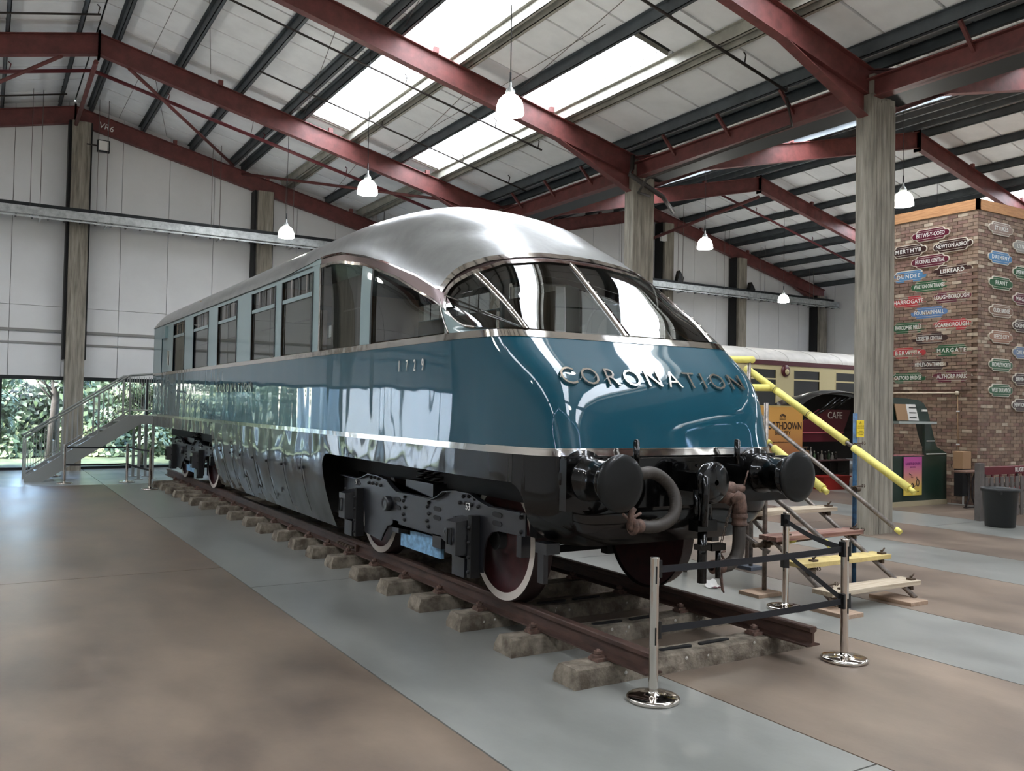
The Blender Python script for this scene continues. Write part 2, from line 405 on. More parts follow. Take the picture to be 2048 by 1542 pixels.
for (a, c, q0, q1) in SKY:
    rows = []; n = int((q1-q0)/.06)
    for i in range(n+1):
        yy = q0+(q1-q0)*i/n; dz = .022*(1 if i % 2 else -1)
        rows.append([(a-.01, yy, zsheet(a)+.13+dz), (c+.01, yy, zsheet(c)+.13+dz)])
    b = MB().grid(rows, smooth=False)
    o = b.build('skylight_sheet', PANE, ceil, fix=False)
    curb = MB()
    for xx in (a, c):
        zz = zsheet(xx)
        curb.box(xx-.012, xx+.012, q0, q1, zz-.02, zz+.12)
    for yy in (q0, q1):
        curb.obox((a, yy, zsheet(a)+.05), (c, yy, zsheet(c)+.05), .02, .14)
    curb.build('skylight_curb', PURLC, ceil)

# ---- purlins (Z sections): web, two flanges, each one thing of the structure
def purlin(X, y0, y1, m, pale=False, d=1):
    z1 = zsheet(X)-.004; z0 = ztop(X)+.005
    b = MB(); w = .03
    b.box(X-.008, X+.008, y0, y1, z0, z1)
    b.box(X-.008, X+.07*d, y0, y1, z0, z0+.008) if d > 0 else b.box(X+.07*d, X+.008, y0, y1, z0, z0+.008)
    b.box(X-.008, X+.07*d, y0, y1, z1-.008, z1) if d < 0 else b.box(X-.07, X+.008, y0, y1, z1-.008, z1)
    b.box(X+.062*d-.004, X+.062*d+.004, y0, y1, z0, z0+.03)
    return b.build('roof_purlin', m)
PL = {0: [], 1: [], 2: [], 3: []}
right1 = [(-2.25, 0), (-.95, 0), (.35, 0), (1.47, 0), (1.80, 0), (3.0, 1), (3.17, 1), (4.36, 0), (5.42, 1), (5.62, 1), (6.95, 0)]
cols_desc = ['first below the left ridge', 'second below the left ridge', 'third below the left ridge', 'fourth below the left ridge, beside its twin', 'along the upper edge of the wide skylight strip',
             'along the lower edge of the wide skylight strip', 'doubled just below the wide skylight strip', 'above the narrow skylight strip', 'along the lower edge of the narrow skylight strip', 'doubled just below the narrow skylight strip', 'lowest one above the valley']
for i, (X, pale) in enumerate(right1):
    o = purlin(X, Y0, Y1, PURLC if pale else PURL)
    tag(o, 'steel roof purlin in the left bay, %s' % cols_desc[i], 'purlin', 'purlins of the left bay', 'structure')
    # mirrored slopes
    Xm = 2*XR1 - X
    o = purlin(Xm, Y0, Y1, PURL, d=-1); tag(o, 'steel roof purlin beyond the left ridge, %s on that side' % ['first', 'second', 'third', 'fourth', 'fifth', 'sixth', 'seventh', 'eighth', 'ninth', 'tenth', 'lowest'][i], 'purlin', 'purlins beyond the left ridge', 'structure')
    for side, d in ((1, 1), (-1, -1)):
        X2 = XR2 + side*(X-XR1)
        o = purlin(X2, Y0, Y1, PURL, d=d)
        tag(o, 'steel roof purlin in the right bay, %s one %s its ridge' % (['first', 'second', 'third', 'fourth', 'fifth', 'sixth', 'seventh', 'eighth', 'ninth', 'tenth', 'lowest'][i], 'beyond' if side > 0 else 'before'), 'purlin', 'purlins of the right bay', 'structure')

# ---- rafters (I sections) with haunches
def rafter(xa, xb, yf, haunch=True):
    # xa = valley or eave end, xb = ridge end
    b = MB(); D = .44; t = .016; fw = .17
    za, zb = ztop(xa), ztop(xb)
    s = 1 if xb > xa else -1
    hx = xa + s*2.0
    def zt(X): return za + (zb-za)*(X-xa)/(xb-xa)
    # web
    b.prism([(xa, zt(xa)-t), (xb, zt(xb)-t), (xb, zt(xb)-D), (hx, zt(hx)-D), (xa, zt(xa)-D-.38)], 'y', yf-.006, yf+.006)
    # flanges
    def fl(x0, z0, x1, z1):
        b.add([(x0, yf-fw/2, z0), (x1, yf-fw/2, z1), (x1, yf+fw/2, z1), (x0, yf+fw/2, z0), (x0, yf-fw/2, z0-t), (x1, yf-fw/2, z1-t), (x1, yf+fw/2, z1-t), (x0, yf+fw/2, z0-t)],
              [(3, 2, 1, 0), (4, 5, 6, 7), (0, 1, 5, 4), (1, 2, 6, 5), (2, 3, 7, 6), (3, 0, 4, 7)])
    fl(xa, zt(xa), xb, zt(xb)); fl(hx, zt(hx)-D, xb, zt(xb)-D); fl(xa, zt(xa)-D-.38, hx, zt(hx)-D)
    fl(xa, zt(xa)-D, hx, zt(hx)-D)
    # ridge end plate
    b.box(xb-.02, xb+.02, yf-.1, yf+.1, zb-D-.1, zb+.05)
    return b
rn = ['behind the viewer', 'just behind the viewer', 'nearest in view', 'over the front half of the carriage', 'over the rear half of the carriage', 'on the far end wall']
for i, yf in enumerate(FRAMES):
    for k, (xa, xb, nm) in enumerate(((XV, XR1, 'left bay, falling to the valley'), (XW, XR1, 'left bay, beyond the ridge'), (XV, XR2, 'right bay, rising from the valley'), (XE, XR2, 'right bay, beyond its ridge'))):
        o = rafter(xa, xb, yf).build('steel_rafter', RED)
        tag(o, 'red oxide steel rafter %s, %s' % (rn[i], nm), 'rafter', 'red steel rafters', 'structure')
        s = 1 if xb > xa else -1
        for q in range(3):   # cleats on top
            X = xa + s*(2.2+q*2.6)
            MB().box(X-.05, X+.05, yf-.11, yf-.02, ztop(X)-.01, ztop(X)+.1).build('cleat', RED, o)
        if i == 5 and k == 0:
            t = text('chalk_marking', 'VR6', .22, WHITE, (-1.85, yf-.095, 9.16), (PI/2, .235, 0), o, extrude=.001); t['label'] = 'white chalk marking VR6'

# eave beams along the valley + gutter
def ibeam_y(X, y0, y1, z0, z1, fw, m, nm):
    return MB().box(X-.008, X+.008, y0, y1, z0, z1).box(X-fw/2, X+fw/2, y0, y1, z0, z0+.02).box(X-fw/2, X+fw/2, y0, y1, z1-.02, z1).build(nm, m)
tag(ibeam_y(7.3, Y0, Y1, 6.80, 7.12, .2, RED, 'valley_beam'), 'red steel beam along the roof valley over the concrete columns', 'beam', kind='structure')
g = MB()
prof = [(7.42, 7.15), (7.42, 6.88), (7.95, 6.88), (8.0, 7.2), (8.05, 7.2), (8.0, 6.83), (7.37, 6.83), (7.37, 7.15)]
g.prism(prof, 'y', Y0, Y1)
tag(g.build('valley_gutter', mat('dark gutter steel', (44, 48, 48), rough=.6)), 'dark grey steel gutter behind the valley beam', 'gutter', kind='structure')
for i, yy in enumerate((-3.9, -2.2, -.4, 1.3, 2.9, 6.1, 7.6, 9.1, 11.9, 13.4, 14.9)):
    o = tag(MB().obox((7.30, yy, 7.0), (6.95, yy, 7.36), .05, .05).build('gutter_strut', RED), 'short red strut between valley beam and lowest purlin', 'strut', 'valley struts', 'structure')

# concrete columns on the valley line
names = ['out of view behind the viewer', 'beside the viewer', 'big one in front of the green kiosk', 'behind the nose of the observation carriage', 'hidden behind the carriage roof']
for i, yf in enumerate(FRAMES[:5]):
    x0, x1, ya, yb_ = 7.16, 7.74, yf-.15, yf+.13
    b = MB()
    # grooved front faces: alternating proud boards
    zt = 6.85
    b.box(x0, x1, ya, yb_, 0, zt)
    b.box(x0+.12, x1-.12, ya+.05, yb_-.02, zt, 7.2)
    o = b.build('concrete_column', COLM)
    nb = 5
    for j in range(nb):
        a = x0+.005+(x1-x0-.01)*j/nb; c = a+(x1-x0-.01)/nb-.006
        MB().box(a, c, ya-.010-.004*((j*7) % 3), ya, .0, zt-.02-.05*((j*5) % 3)).build('board_mark', COLM, o)
    tag(o, 'board marked concrete column, %s' % names[i], 'column', 'concrete columns on the valley line', 'structure')

# ---- wind braces and pipes in the roof
def pipe(nm, pts, r, m, label, cat, n=8, group=None):
    return tag(MB().tube(pts, r, n).build(nm, m), label, cat, group)
pipe('roof_brace', [(-2.65, 16.1, 9.0), (-2.6, 21.35, 9.05)], .05, RED, 'red round brace from the ridge frame back to the post on the far wall', 'brace')
pipe('roof_brace', [(-2.0, 16.1, 9.0), (1.45, 21.2, 8.62)], .04, RED, 'red brace falling from the left ridge toward the far wall', 'brace')
pipe('roof_brace', [(-3.3, 16.1, 8.98), (-6.6, 21.2, 8.2)], .04, RED, 'red brace falling left from the ridge at the top left corner', 'brace')
pipe('roof_brace', [(6.4, 16.1, 7.25), (1.7, 21.2, 8.42)], .04, RED, 'red flat brace above the carriage roof, rising toward the far wall', 'brace')
pipe('roof_brace', [(17.2, 16.1, 8.95), (16.2, 21.3, 8.0)], .06, RED, 'red brace hanging from the ridge of the right bay to the far wall', 'brace')
def hang(nm, X0, X1, y, dz, r, m, label, hooks=(), cat='pipe'):
    pts = [(X0, y, ztop(X0)+dz), (X1, y, ztop(X1)+dz)]
    o = MB().tube(pts, r, 8).build(nm, m); tag(o, label, cat)
    for h in hooks:
        MB().tube([(h, y, ztop(h)+dz), (h+.03, y, ztop(h)+dz+.16), (h-.02, y, ztop(h)+dz+.2)], .012, 6).build('hook', m, o)
    return o
hang('sprinkler_pipe', -2.5, 7.0, 17.9, -.18, .045, REDPIPE, 'red sprinkler pipe following the roof slope before the far wall', (-.9, 1.4, 3.6))
hang('sprinkler_pipe', -12.2, -2.55, 17.9, -.18, .045, REDPIPE, 'red sprinkler pipe beyond the ridge at the top left', (-4.2,))
hang('sprinkler_pipe', 10.0, 17.2, 17.9, -.2, .04, REDPIPE, 'thin red sprinkler pipe rising to the ridge of the right bay', (12, 15))
hang('sprinkler_pipe', 17.3, 26.0, 17.9, -.2, .04, REDPIPE, 'thin red sprinkler pipe falling beyond the ridge of the right bay', (19, 22))
hang('cable_conduit', -1.6, 5.9, 11.9, -.06, .022, CONDUIT, 'dark conduit hung under the purlins above the hanging lamps, middle one', (-1.5, 2.6, 4.7, 5.8))
hang('cable_conduit', .4, 7.0, 6.0, -.04, .025, CONDUIT, 'dark conduit hung under the purlins, nearest one at the top', (4.4, 6.0, 7.0))
hang('cable_conduit', .3, 7.0, 14.3, -.06, .02, CONDUIT, 'dark conduit hung under the purlins behind the middle lamp', (3.1, 5.2, 6.5))
hang('cable_conduit', -9.0, -2.7, 14.9, -.04, .022, CONDUIT, 'dark conduit ending in a hook at the top left edge', (-2.75,))
hang('cable_conduit', -9.0, -2.9, 20.2, -.05, .022, CONDUIT, 'dark conduit along the far wall at the top left', (-3.0,))
hang('cable_conduit', 7.9, 13.5, 11.2, -.2, .03, CONDUIT, 'dark conduit rising from the valley toward the right bay', (9, 11))
tag(MB().tube([(7.0, 6.0, 7.2), (7.15, 6.0, 6.75), (7.0, 9.6, 6.6), (7.1, 10.0, 6.4), (7.5, 10.1, 6.4)], .03, 8).build('rainwater_pipe', CONDUIT), 'dark pipe dropping from the conduit and running under the valley beam', 'pipe')
tag(MB().tube([(7.05, 10.15, 7.2), (7.0, 10.1, 6.9), (6.85, 10.0, 6.75), (7.9, 10.15, 6.45), (8.6, 10.6, 6.3)], .05, 8).build('rainwater_pipe', CONDUIT), 'bent dark pipe at the head of the column behind the carriage nose', 'pipe')
for (X, y0, y1, lb) in ((-1.6, 4.8, 21, 'left'), (3.9, 7, 16, 'right')):
    tag(MB().tube([(X, y0, ztop(X)-.02), (X, y1, ztop(X)-.02)], .006, 5).build('catenary_wire', WIRE), 'thin wire strung under the %s part of the left bay roof' % lb, 'wire')
for k, (y0, y1) in enumerate(((4.8, 10.2), (10.6, 15.9), (16.3, 21.3))):
    for j, (X, dx) in enumerate(((-1.55, 1.2), (.8, 1.0), (3.6, .7))):
        tag(MB().tube([(X, y0, ztop(X)+.1), (X+dx, y1, ztop(X+dx)+.1)], .007, 5).build('roof_tie_wire', WIRE), 'thin slanting tie wire under the roof sheets, %s, %s' % (['between the nearest frames', 'between the middle frames', 'before the far wall'][k], ['by the ridge', 'mid slope', 'by the wide skylight'][j]), 'wire', 'tie wires under the roof')

# ---- cable tray along the far wall
YT = 20.6
tr = empty('cable_tray', (-12.3, YT, 6.4)); tag(tr, 'long galvanised cable tray hung along the far wall', 'cable tray')
MB().box(XW+.1, XE-.3, YT-.16, YT-.15, 6.42, 6.62).box(XW+.1, XE-.3, YT+.15, YT+.16, 6.42, 6.66).build('tray_side', GALV, tr)
MB().box(XW+.1, XE-.3, YT-.155, YT+.155, 6.42, 6.425).build('tray_bed', GALV, tr)
MB().box(XW+.1, XE-.3, YT+.12, YT+.2, 6.66, 6.76).build('trunking', DARKF, tr)
rung = MB().box(-.02, .02, -.22, .16, -.03, 0).mesh('rung', DARKF)
low = MB().box(XW+.1, XE-.3, YT-.24, YT-.22, 6.33, 6.37).build('lower_rail', GALV, tr)
X = XW+.3
while X < XE-.4:
    inst('rung', rung, (X, YT, 6.39), tr); X += .36
hx = [-9.6, -6.5, -3.4, -1.9, .95, 3.0, 5.8, 9.0, 12.0, 15.2, 17.9, 20.3, 22.3, 25.2]
for X in hx:
    MB().tube([(X, YT-.12, 6.36), (X, YT-.12, ztop(X)+.15)], .009, 6).tube([(X-.22, YT-.1, 6.4), (X-.22, YT-.1, ztop(X)+.15)], .007, 6).build('hanger_rod', WIRE, tr)
    MB().box(X-.02, X+.02, YT-.26, YT+.18, 6.30, 6.33).build('hanger_foot', GALV, tr)

# small wall fittings
fx = empty('floodlight', (-1.9, 21.05, 8.55)); tag(fx, 'small square floodlight beside the post under the left ridge', 'light')
MB().bbox(-2.10, -1.80, 21.0, 21.1, 8.38, 8.70, .01).build('housing', DARKF, fx); MB().box(-2.07, -1.83, 20.985, 21.0, 8.42, 8.67).build('lens', PAPER, fx); MB().box(-2.35, -2.1, 21.04, 21.07, 8.53, 8.56).build('bracket', CONDUIT, fx)
for i, (X, z, lb) in enumerate(((18.2, 6.95, 'left'), (22.05, 6.85, 'right'))):
    o = empty('loudspeaker', (X, 20.9, z)); tag(o, 'small black wall loudspeaker, %s one above the cable tray on the right' % lb, 'loudspeaker')
    MB().prism([(X-.16, z-.16), (X+.1, z-.2), (X+.16, z-.02), (X-.05, z+.26)], 'y', 20.9, 21.1).build('horn', BLKPL, o); MB().box(X-.03, X+.03, 21.05, 21.2, z-.05, z+.05).build('bracket', CONDUIT, o)
o = empty('sensor_box', (17.5, 21.1, 8.4)); tag(o, 'white sensor box on the post at the right bay ridge', 'box'); MB().bbox(17.38, 17.62, 21.08, 21.2, 8.3, 8.6, .02).build('case', PAPER, o)

# ---- hanging lamps
def make_lamp(x, y, z, ceil_z, r=.19):
    o = empty('hanging_lamp', (x, y, z))
    prof = [(0, r), (.02, r*1.02), (.06, r*.985), (.12, r*.95), (.19, r*.82), (.25, r*.55), (.275, r*.3)]
    MB().lathe((x, y, z-.13), (0, 0, 1), prof, 28).build('shade', LAMPG, o, fix=False)
    MB().lathe((x, y, z+.145), (0, 0, 1), [(0, r*.34), (.03, r*.36), (.07, r*.28), (.10, r*.12), (.17, r*.1)], 16).build('cap', GALV, o)
    MB().lathe((x, y, z+.31), (0, 0, 1), [(0, .016), (.14, .014), (.15, .006)], 8).build('cord_grip', BLKPL, o)
    MB().tube([(x, y, z+.3), (x, y, ceil_z)], .006, 6).build('cord', BLKPL, o)
    return o
lamps = [(1.55, 6.02, 6.0, 'largest one, above the carriage front'), (1.62, 11.35, 5.98, 'middle one, before the skylights'), (1.68, 16.7, 6.0, 'farthest of the left bay, before the far wall'),
         (10.67, 11.75, 6.0, 'right of the carriage nose, before the far wall'), (10.5, 6.2, 6.0, 'beside the big column over the brick tower'), (19.9, 17.4, 5.93, 'small one at the foot of the right roof slope')]
for (x, y, z, lb) in lamps:
    tag(make_lamp(x, y, z, ztop(x)+.2), 'white glowing bowl lamp on a cord, %s' % lb, 'lamp', 'hanging bowl lamps')
added_lamps = [(1.6, .6, 6.0, 'over the viewer'), (1.6, -4.8, 6.0, 'behind the viewer'), (-7, 6, 6.0, 'left of the viewer near the side wall'), (-7, 11.4, 6.0, 'left of the carriage middle, beyond the ridge'), (-7, 16.8, 6.0, 'far left near the end wall'), (-7, .6, 6.0, 'left behind the viewer'), (10.5, .7, 6.0, 'to the right of the viewer'), (20.3, 6.2, 6, 'hidden behind the brick tower'), (20.3, 11.8, 6, 'hidden above the coach')]  # unseen lamps continuing the rows, added to brighten the ceiling
for (x, y, z, lb) in added_lamps:
    tag(make_lamp(x, y, z, ztop(x)+.2), 'white glowing bowl lamp on a cord, %s' % lb, 'lamp', 'hanging bowl lamps')

# ---- outdoors
tag(MB().box(-60, 60, Y1+.2, 120, -.3, -.1).build('ground_outside', GRASS), 'grass ground outside the window', 'ground', kind='structure')
def tree(x, y, h, r, cols, label, seed, n=2600, low=.15):
    rnd = random.Random(seed)
    o = empty('leafy_tree', (x, y, -.1)); tag(o, label, 'tree', 'trees outside the window')
    tb = MB().tube([(x, y, -.15), (x+.1, y, h*.3), (x-.05, y+.1, h*.6), (x, y, h*.85)], .16*h/6, 8, r2=.03)
    for k in range(7):
        a = rnd.uniform(0, 2*PI); z = h*rnd.uniform(.2, .6); l = r*rnd.uniform(.6, .95)
        tb.tube([(x, y, z), (x+math.cos(a)*l*.5, y+math.sin(a)*l*.5, z+.3), (x+math.cos(a)*l, y+math.sin(a)*l, z+.7)], .04*h/6, 5, r2=.01)
    tb.build('trunk', BARK, o)
    blobs = [(rnd.gauss(0, .45)*r, rnd.gauss(0, .45)*r, h*rnd.uniform(low, 1.0), rnd.uniform(.35, .6)*r) for _ in range(16)]
    for ci, col in enumerate(cols):
        b = MB()
        for _ in range(n//len(cols)):
            bx, by, bz, br = blobs[rnd.randrange(len(blobs))]
            d = Vector((rnd.gauss(0, 1), rnd.gauss(0, 1), rnd.gauss(0, 1))).normalized()*br*rnd.uniform(.65, 1.05)
            p = Vector((x+bx, y+by, bz))+Vector((d.x, d.y, d.z*.8))
            if p.z < 0: p.z = abs(p.z)*.5
            if p.y < Y1+.6: p.y = Y1+.6+rnd.uniform(0, .3)
            s = rnd.uniform(.035, .08)*(1.0 if y < 27 else 1.5)
            nrm = (d.normalized()+Vector((rnd.uniform(-.6, .6), rnd.uniform(-.6, .6), rnd.uniform(0, .9)))).normalized()
            t = nrm.cross(Vector((rnd.uniform(-1, 1), rnd.uniform(-1, 1), rnd.uniform(-1, 1)))).normalized(); q = nrm.cross(t)
            b.add([p-t*s*1.3, p-q*s*.7, p+t*s*1.3, p+q*s*.7], [(0, 1, 2, 3)])
        fo = b.build('foliage', col, o, fix=False); fo['kind'] = 'stuff'
LEAFS = [mat('leaf green bright', (112, 126, 92), rough=.6, var=.15, vscale=3), mat('leaf green mid', (70, 90, 64), rough=.6, var=.2, vscale=3), mat('leaf green dark', (36, 54, 44), rough=.6, var=.2, vscale=3)]
L1, L2, L3 = LEAFS
tree(-4.4, 24.4, 2.6, 1.2, [L1, L2, L2], 'low bushy shrub at the left edge of the window', 1, 7000)
tree(-2.6, 26.9, 6.0, .9, [L3, L3, L2], 'dark green tree behind the concrete post at the window', 2, 6000, .3)
tree(-.3, 24.2, 3.4, 1.1, [L1, L1, L2], 'bright green bush seen through the stair railing', 3, 8000)
tree(1.7, 24.8, 3.8, 1.2, [L2, L1, L3], 'bush behind the landing legs of the stair', 4, 8000)
tree(-6.6, 33.8, 8.0, 1.2, [L3, L2, L2], 'tall tree far off at the left with sky beside it', 6, 2600, .45)
tree(3.8, 33.0, 7.0, 2.0, [L2, L3, L1], 'tall tree outside behind the far end of the carriage', 7, 3600)
tree(-.9, 34.5, 8.5, 2.0, [L1, L2, L3], 'tall sunlit tree outside beyond the stair', 8, 3600)
tree(4.4, 26.0, 4.0, 1.2, [L2, L3, L3], 'bush outside hidden by the carriage end', 9, 1500)
def hedge_h(x):
    if -6.2 < x < -2.9: return 2.35+.25*math.sin(x*3)
    return 6.0+math.sin(x*1.3)
rh = random.Random(21); hb = [MB(), MB(), MB()]
for _ in range(30000):
    x = rh.uniform(-8.3, 9); zz = rh.uniform(-.1, 1)**1.0*hedge_h(x); y = 29.2+rh.uniform(-.5, .7)+.5*math.sin(x*2.1+zz)
    if zz > hedge_h(x)-.5 and rh.random() < .4: continue
    p = Vector((x, y, max(0, zz))); s = rh.uniform(.045, .12)
    nrm = Vector((rh.uniform(-.8, .8), -1+rh.uniform(-.3, .6), rh.uniform(-.2, 1.0))).normalized(); t = nrm.cross(Vector((rh.uniform(-1, 1), rh.uniform(-1, 1), rh.uniform(-1, 1)))).normalized(); q = nrm.cross(t)
    hb[int(min(2, max(0, (math.sin(x*1.7)+math.sin(zz*2.3+x)+rh.gauss(0, .8))*.6+1.2)))].add([p-t*s*1.3, p-q*s*.7, p+t*s*1.3, p+q*s*.7], [(0, 1, 2, 3)])
hg = empty('hedge', (.5, 29.3, -.1)); tag(hg, 'tall dense leafy hedge behind the bushes outside the window', 'hedge')
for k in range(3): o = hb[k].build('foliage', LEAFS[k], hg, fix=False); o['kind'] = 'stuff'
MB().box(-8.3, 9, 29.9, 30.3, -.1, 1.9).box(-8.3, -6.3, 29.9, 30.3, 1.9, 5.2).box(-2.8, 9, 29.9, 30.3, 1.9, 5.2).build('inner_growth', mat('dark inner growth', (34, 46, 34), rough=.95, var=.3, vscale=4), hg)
bd = empty('reflection_shed', (-12.5, 29, -.1)); tag(bd, 'pale outbuilding outside, added to be seen only in reflections', 'building')  # shed added only to give the pale patch reflected in the carriage side
MB().box(-16, -9.2, 27, 31, -.1, 4.2).build('wall', mat('pale shed wall', (150, 158, 166)), bd); MB().prism([(-16.3, 4.2), (-8.9, 4.2), (-12.6, 5.4)], 'y', 26.8, 31.2).build('roof', DECK, bd)

# ================================================================ TRACK
SH = 0.132; RT = SH+0.141
def rail(x, y0, y1, label):
    h = RT-SH
    pr = [(-.07, 0), (.07, 0), (.07, .012), (.012, .026), (.010, h-.045), (.035, h-.034), (.036, h-.008), (.028, h), (-.028, h), (-.036, h-.008), (-.035, h-.034), (-.010, h-.045), (-.012, .026), (-.07, .012)]
    b = MB(); b.prism([(x+p[0], SH+.006+p[1]) for p in pr], 'y', y0, y1)
    return tag(b.build('rail', RAIL), label, 'rail', 'track rails')
rail(-.7525, .21, 17.4, 'rusty brown rail of the track, near left one carrying the wheels')
rail(.7525, .187, 17.4, 'rusty brown rail of the track, far right one with its cut end showing')
sy = [.53, 1.36, 2.19, 2.95, 3.72, 4.5, 5.28, 5.98, 6.70, 7.45, 8.24, 9.02, 9.80, 10.6, 11.38, 12.05, 12.75, 13.5, 14.25, 15.02, 15.7]
xo = [-1.15, -1.135, -1.12, -1.13, -1.115, -1.11, -1.11, -1.105, -1.10, -1.095, -1.105, -1.10, -1.145, -1.135, -1.25, -1.285, -1.28, -1.30, -1.305, -1.28, -1.32]
rs = random.Random(3)
for i, (y, x0) in enumerate(zip(sy, xo)):
    x1 = x0+2.31 if i < 14 else 1.2
    s = empty('sleeper', (x0+1.15, y+.13, 0))
    n = 14; rows = []
    # cross section loop at stations along x, with worn wobble
    vs = []; K = 8
    for k in range(n+1):
        t = k/n; x = x0+(x1-x0)*t
        dip = .012*math.exp(-((t-.5)/.14)**2)
        sec = [(0, 0), (.26, 0), (.255, .05), (.235, SH-.014-dip), (.22, SH-dip), (.035, SH-dip), (.02, SH-.014-dip), (.004, .05)]
        e = .012 if k in (0, n) else 0
        for (a, z) in sec:
            jx = rs.uniform(-.003, .003)
            vs.append((x + (e*(1 if k == 0 else -1) if z > .08 else 0)*2, y+a*(1)+jx, z+(rs.uniform(-.004, .002) if z > .08 else 0)))
    b = MB()
    fs = [(k*K+j, k*K+(j+1) % K, (k+1)*K+(j+1) % K, (k+1)*K+j) for k in range(n) for j in range(K)]
    fs += [tuple(reversed(range(K))), tuple(n*K+j for j in range(K))]
    b.add(vs, fs)
    b.build('block', SLEEPER, s)
    if i < 3:   # long oval slots in the middle
        for sx in (-.30, .08):
            pts = []
            cx0, cx1, cyy, rr = (x0+x1)/2+sx, (x0+x1)/2+sx+.26, y+.13, .022
            for q in range(7): a = -PI/2+PI*q/6; pts.append((cx1+math.cos(a)*rr, cyy+math.sin(a)*rr))
            for q in range(7): a = PI/2+PI*q/6; pts.append((cx0+math.cos(a)*rr, cyy+math.sin(a)*rr))
            MB().prism(pts, 'z', SH-.03, SH+.002).build('slot', UNDER, s)
    for rx in (-.7525, .7525):
        for sd in (-1, 1):
            if i > 8 and not (rx < 0 and sd < 0): continue
            cx = rx+sd*.115
            cb = MB().box(cx-.045, cx+.045, y+.08, y+.18, SH, SH+.022).box(cx-.045-.02*0, cx+.03, y+.1, y+.16, SH+.022, SH+.038)
            cb.tube([(cx, y+.13, SH+.03), (cx, y+.13, SH+.075)], .013, 6).lathe((cx, y+.13, SH+.045), (0, 0, 1), [(0, .03), (.02, .03), (.021, .005)], 6, False)
            cb.build('rail_clip', RUST, s)
    if i < 3:
        for q in range(9):
            px, pz = x0+rs.uniform(.1, 2.2), rs.uniform(.06, .12)
            MB().lathe((px, y+.008+ (0.13-pz)*-.05, pz), (0, -1, 0), [(0, .012*rs.uniform(.5, 1.2)), (.004, .006), (.005, .001)], 7).build('pale_chip', SPOT, s)
    tag(s, 'weathered concrete sleeper under the rails, %s from the open rail ends' % ORD[i], 'sleeper', 'concrete sleepers under the track')
# fishplate joint
fp = empty('fishplate', (-.80, 5.6, .2)); tag(fp, 'bolted fishplate joining the near rail below the rear of the bogie', 'rail joint')
MB().box(-.80, -.77, 5.35, 5.95, SH+.03, SH+.11).build('plate', RAIL, fp)
for k in range(6): MB().tube([(-.80, 5.42+k*.09, SH+.07), (-.84, 5.42+k*.09, SH+.07)], .016, 6).build('bolt', CLAMP, fp)

# ================================================================ OBSERVATION CARRIAGE
OX = .06; W0 = 1.28; ZC = 3.47; HR = .57; YE = 5.8; YR = 16.85
PZ = [1.5, 2.08, 2.46, 2.8, 3.17, 3.45, 3.7, 3.87, 3.99, 4.04]; PY = [.90, 1.12, 1.55, 1.92, 2.34, 2.74, 3.18, 3.6, 4.1, 5.0]
NZ = [1.53, 2.46, 2.8, 3.2, 3.5, 4.01]; NN = [11, 13, 7, 4.4, 3.1, 3.2]
def cub(x, xs, ys):
    if x <= xs[0]: return ys[0]
    if x >= xs[-1]: return ys[-1]
    for i in range(len(xs)-1):
        if x <= xs[i+1]:
            h = xs[i+1]-xs[i]; t = (x-xs[i])/h
            def m(k):
                if k == 0: return (ys[1]-ys[0])/(xs[1]-xs[0])
                if k == len(xs)-1: return (ys[-1]-ys[-2])/(xs[-1]-xs[-2])
                return (ys[k+1]-ys[k-1])/(xs[k+1]-xs[k-1])
            a, b = m(i)*h, m(i+1)*h
            return (2*t**3-3*t*t+1)*ys[i]+(t**3-2*t*t+t)*a+(-2*t**3+3*t*t)*ys[i+1]+(t**3-t*t)*b
def ip(x, xs, ys):
    if x <= xs[0]: return ys[0]
    for i in range(len(xs)-1):
        if x <= xs[i+1]: return ys[i]+(ys[i+1]-ys[i])*(x-xs[i])/(xs[i+1]-xs[i])
    return ys[-1]
def smooth_ip(x, xs, ys): return cub(x, xs, ys)
def Wz(z):
    if z > ZC: return W0*math.sqrt(max(0, 1-((z-ZC)/HR)**2))
    if z < 1.25: return W0-.20*((1.25-z)/.80)**1.7
    return W0
def nz(z): return ip(z, NZ, NN)
def yfz(z): return cub(z, PZ, PY)
def Q(q, z, off=0.0):
    # q<0: straight side (y = YE - q*?) is given by Yq ; 0..2 left half of nose ; 2..4 right half
    if q > 4: X, Y, Z = Q(4-q, z, off); return (2*OX-X, Y, Z)
    if q > 2: X, Y, Z = Q(4-q, z, off); return (2*OX-X, Y, Z)
    w = Wz(z)+off
    if q <= 0: return (OX-w, YE-q*10, z)
    n = nz(z); yf = yfz(z)-off; fm = 2**(-1/n)
    if q <= 1: f = fm*q; xf = (1-f**n)**(1/n)
    else: xf = fm*(2-q); f = (1-xf**n)**(1/n)
    return (OX-w*xf, YE-(YE-yf)*f, z)
def toq(X, Y, z):
    w = Wz(z); n = nz(z); fm = 2**(-1/n); xf = abs(X-OX)/w
    if Y >= YE: return (YE-Y)/10
    f = (YE-Y)/(YE-yfz(z))
    if xf < fm: return 2-xf/fm
    return min(1.0, f/fm)
def qlist(q0, q1):
    base = [-(YR-YE)/10+ i*(YR-YE)/10/12 for i in range(12)] + [0, .1, .2, .3, .4, .5, .6, .66, .72, .77, .81, .85, .88, .91, .935, .955, .97, .985, 1.0, 1.015, 1.03, 1.045, 1.065, 1.09, 1.12, 1.16, 1.2, 1.26, 1.34, 1.44, 1.55, 1.66, 1.77, 1.88, 2.0]
    base += [4-q for q in reversed(base[:-1])]
    r = [q0]+[q for q in base if q0+1e-3 < q < q1-1e-3]+[q1]
    return r
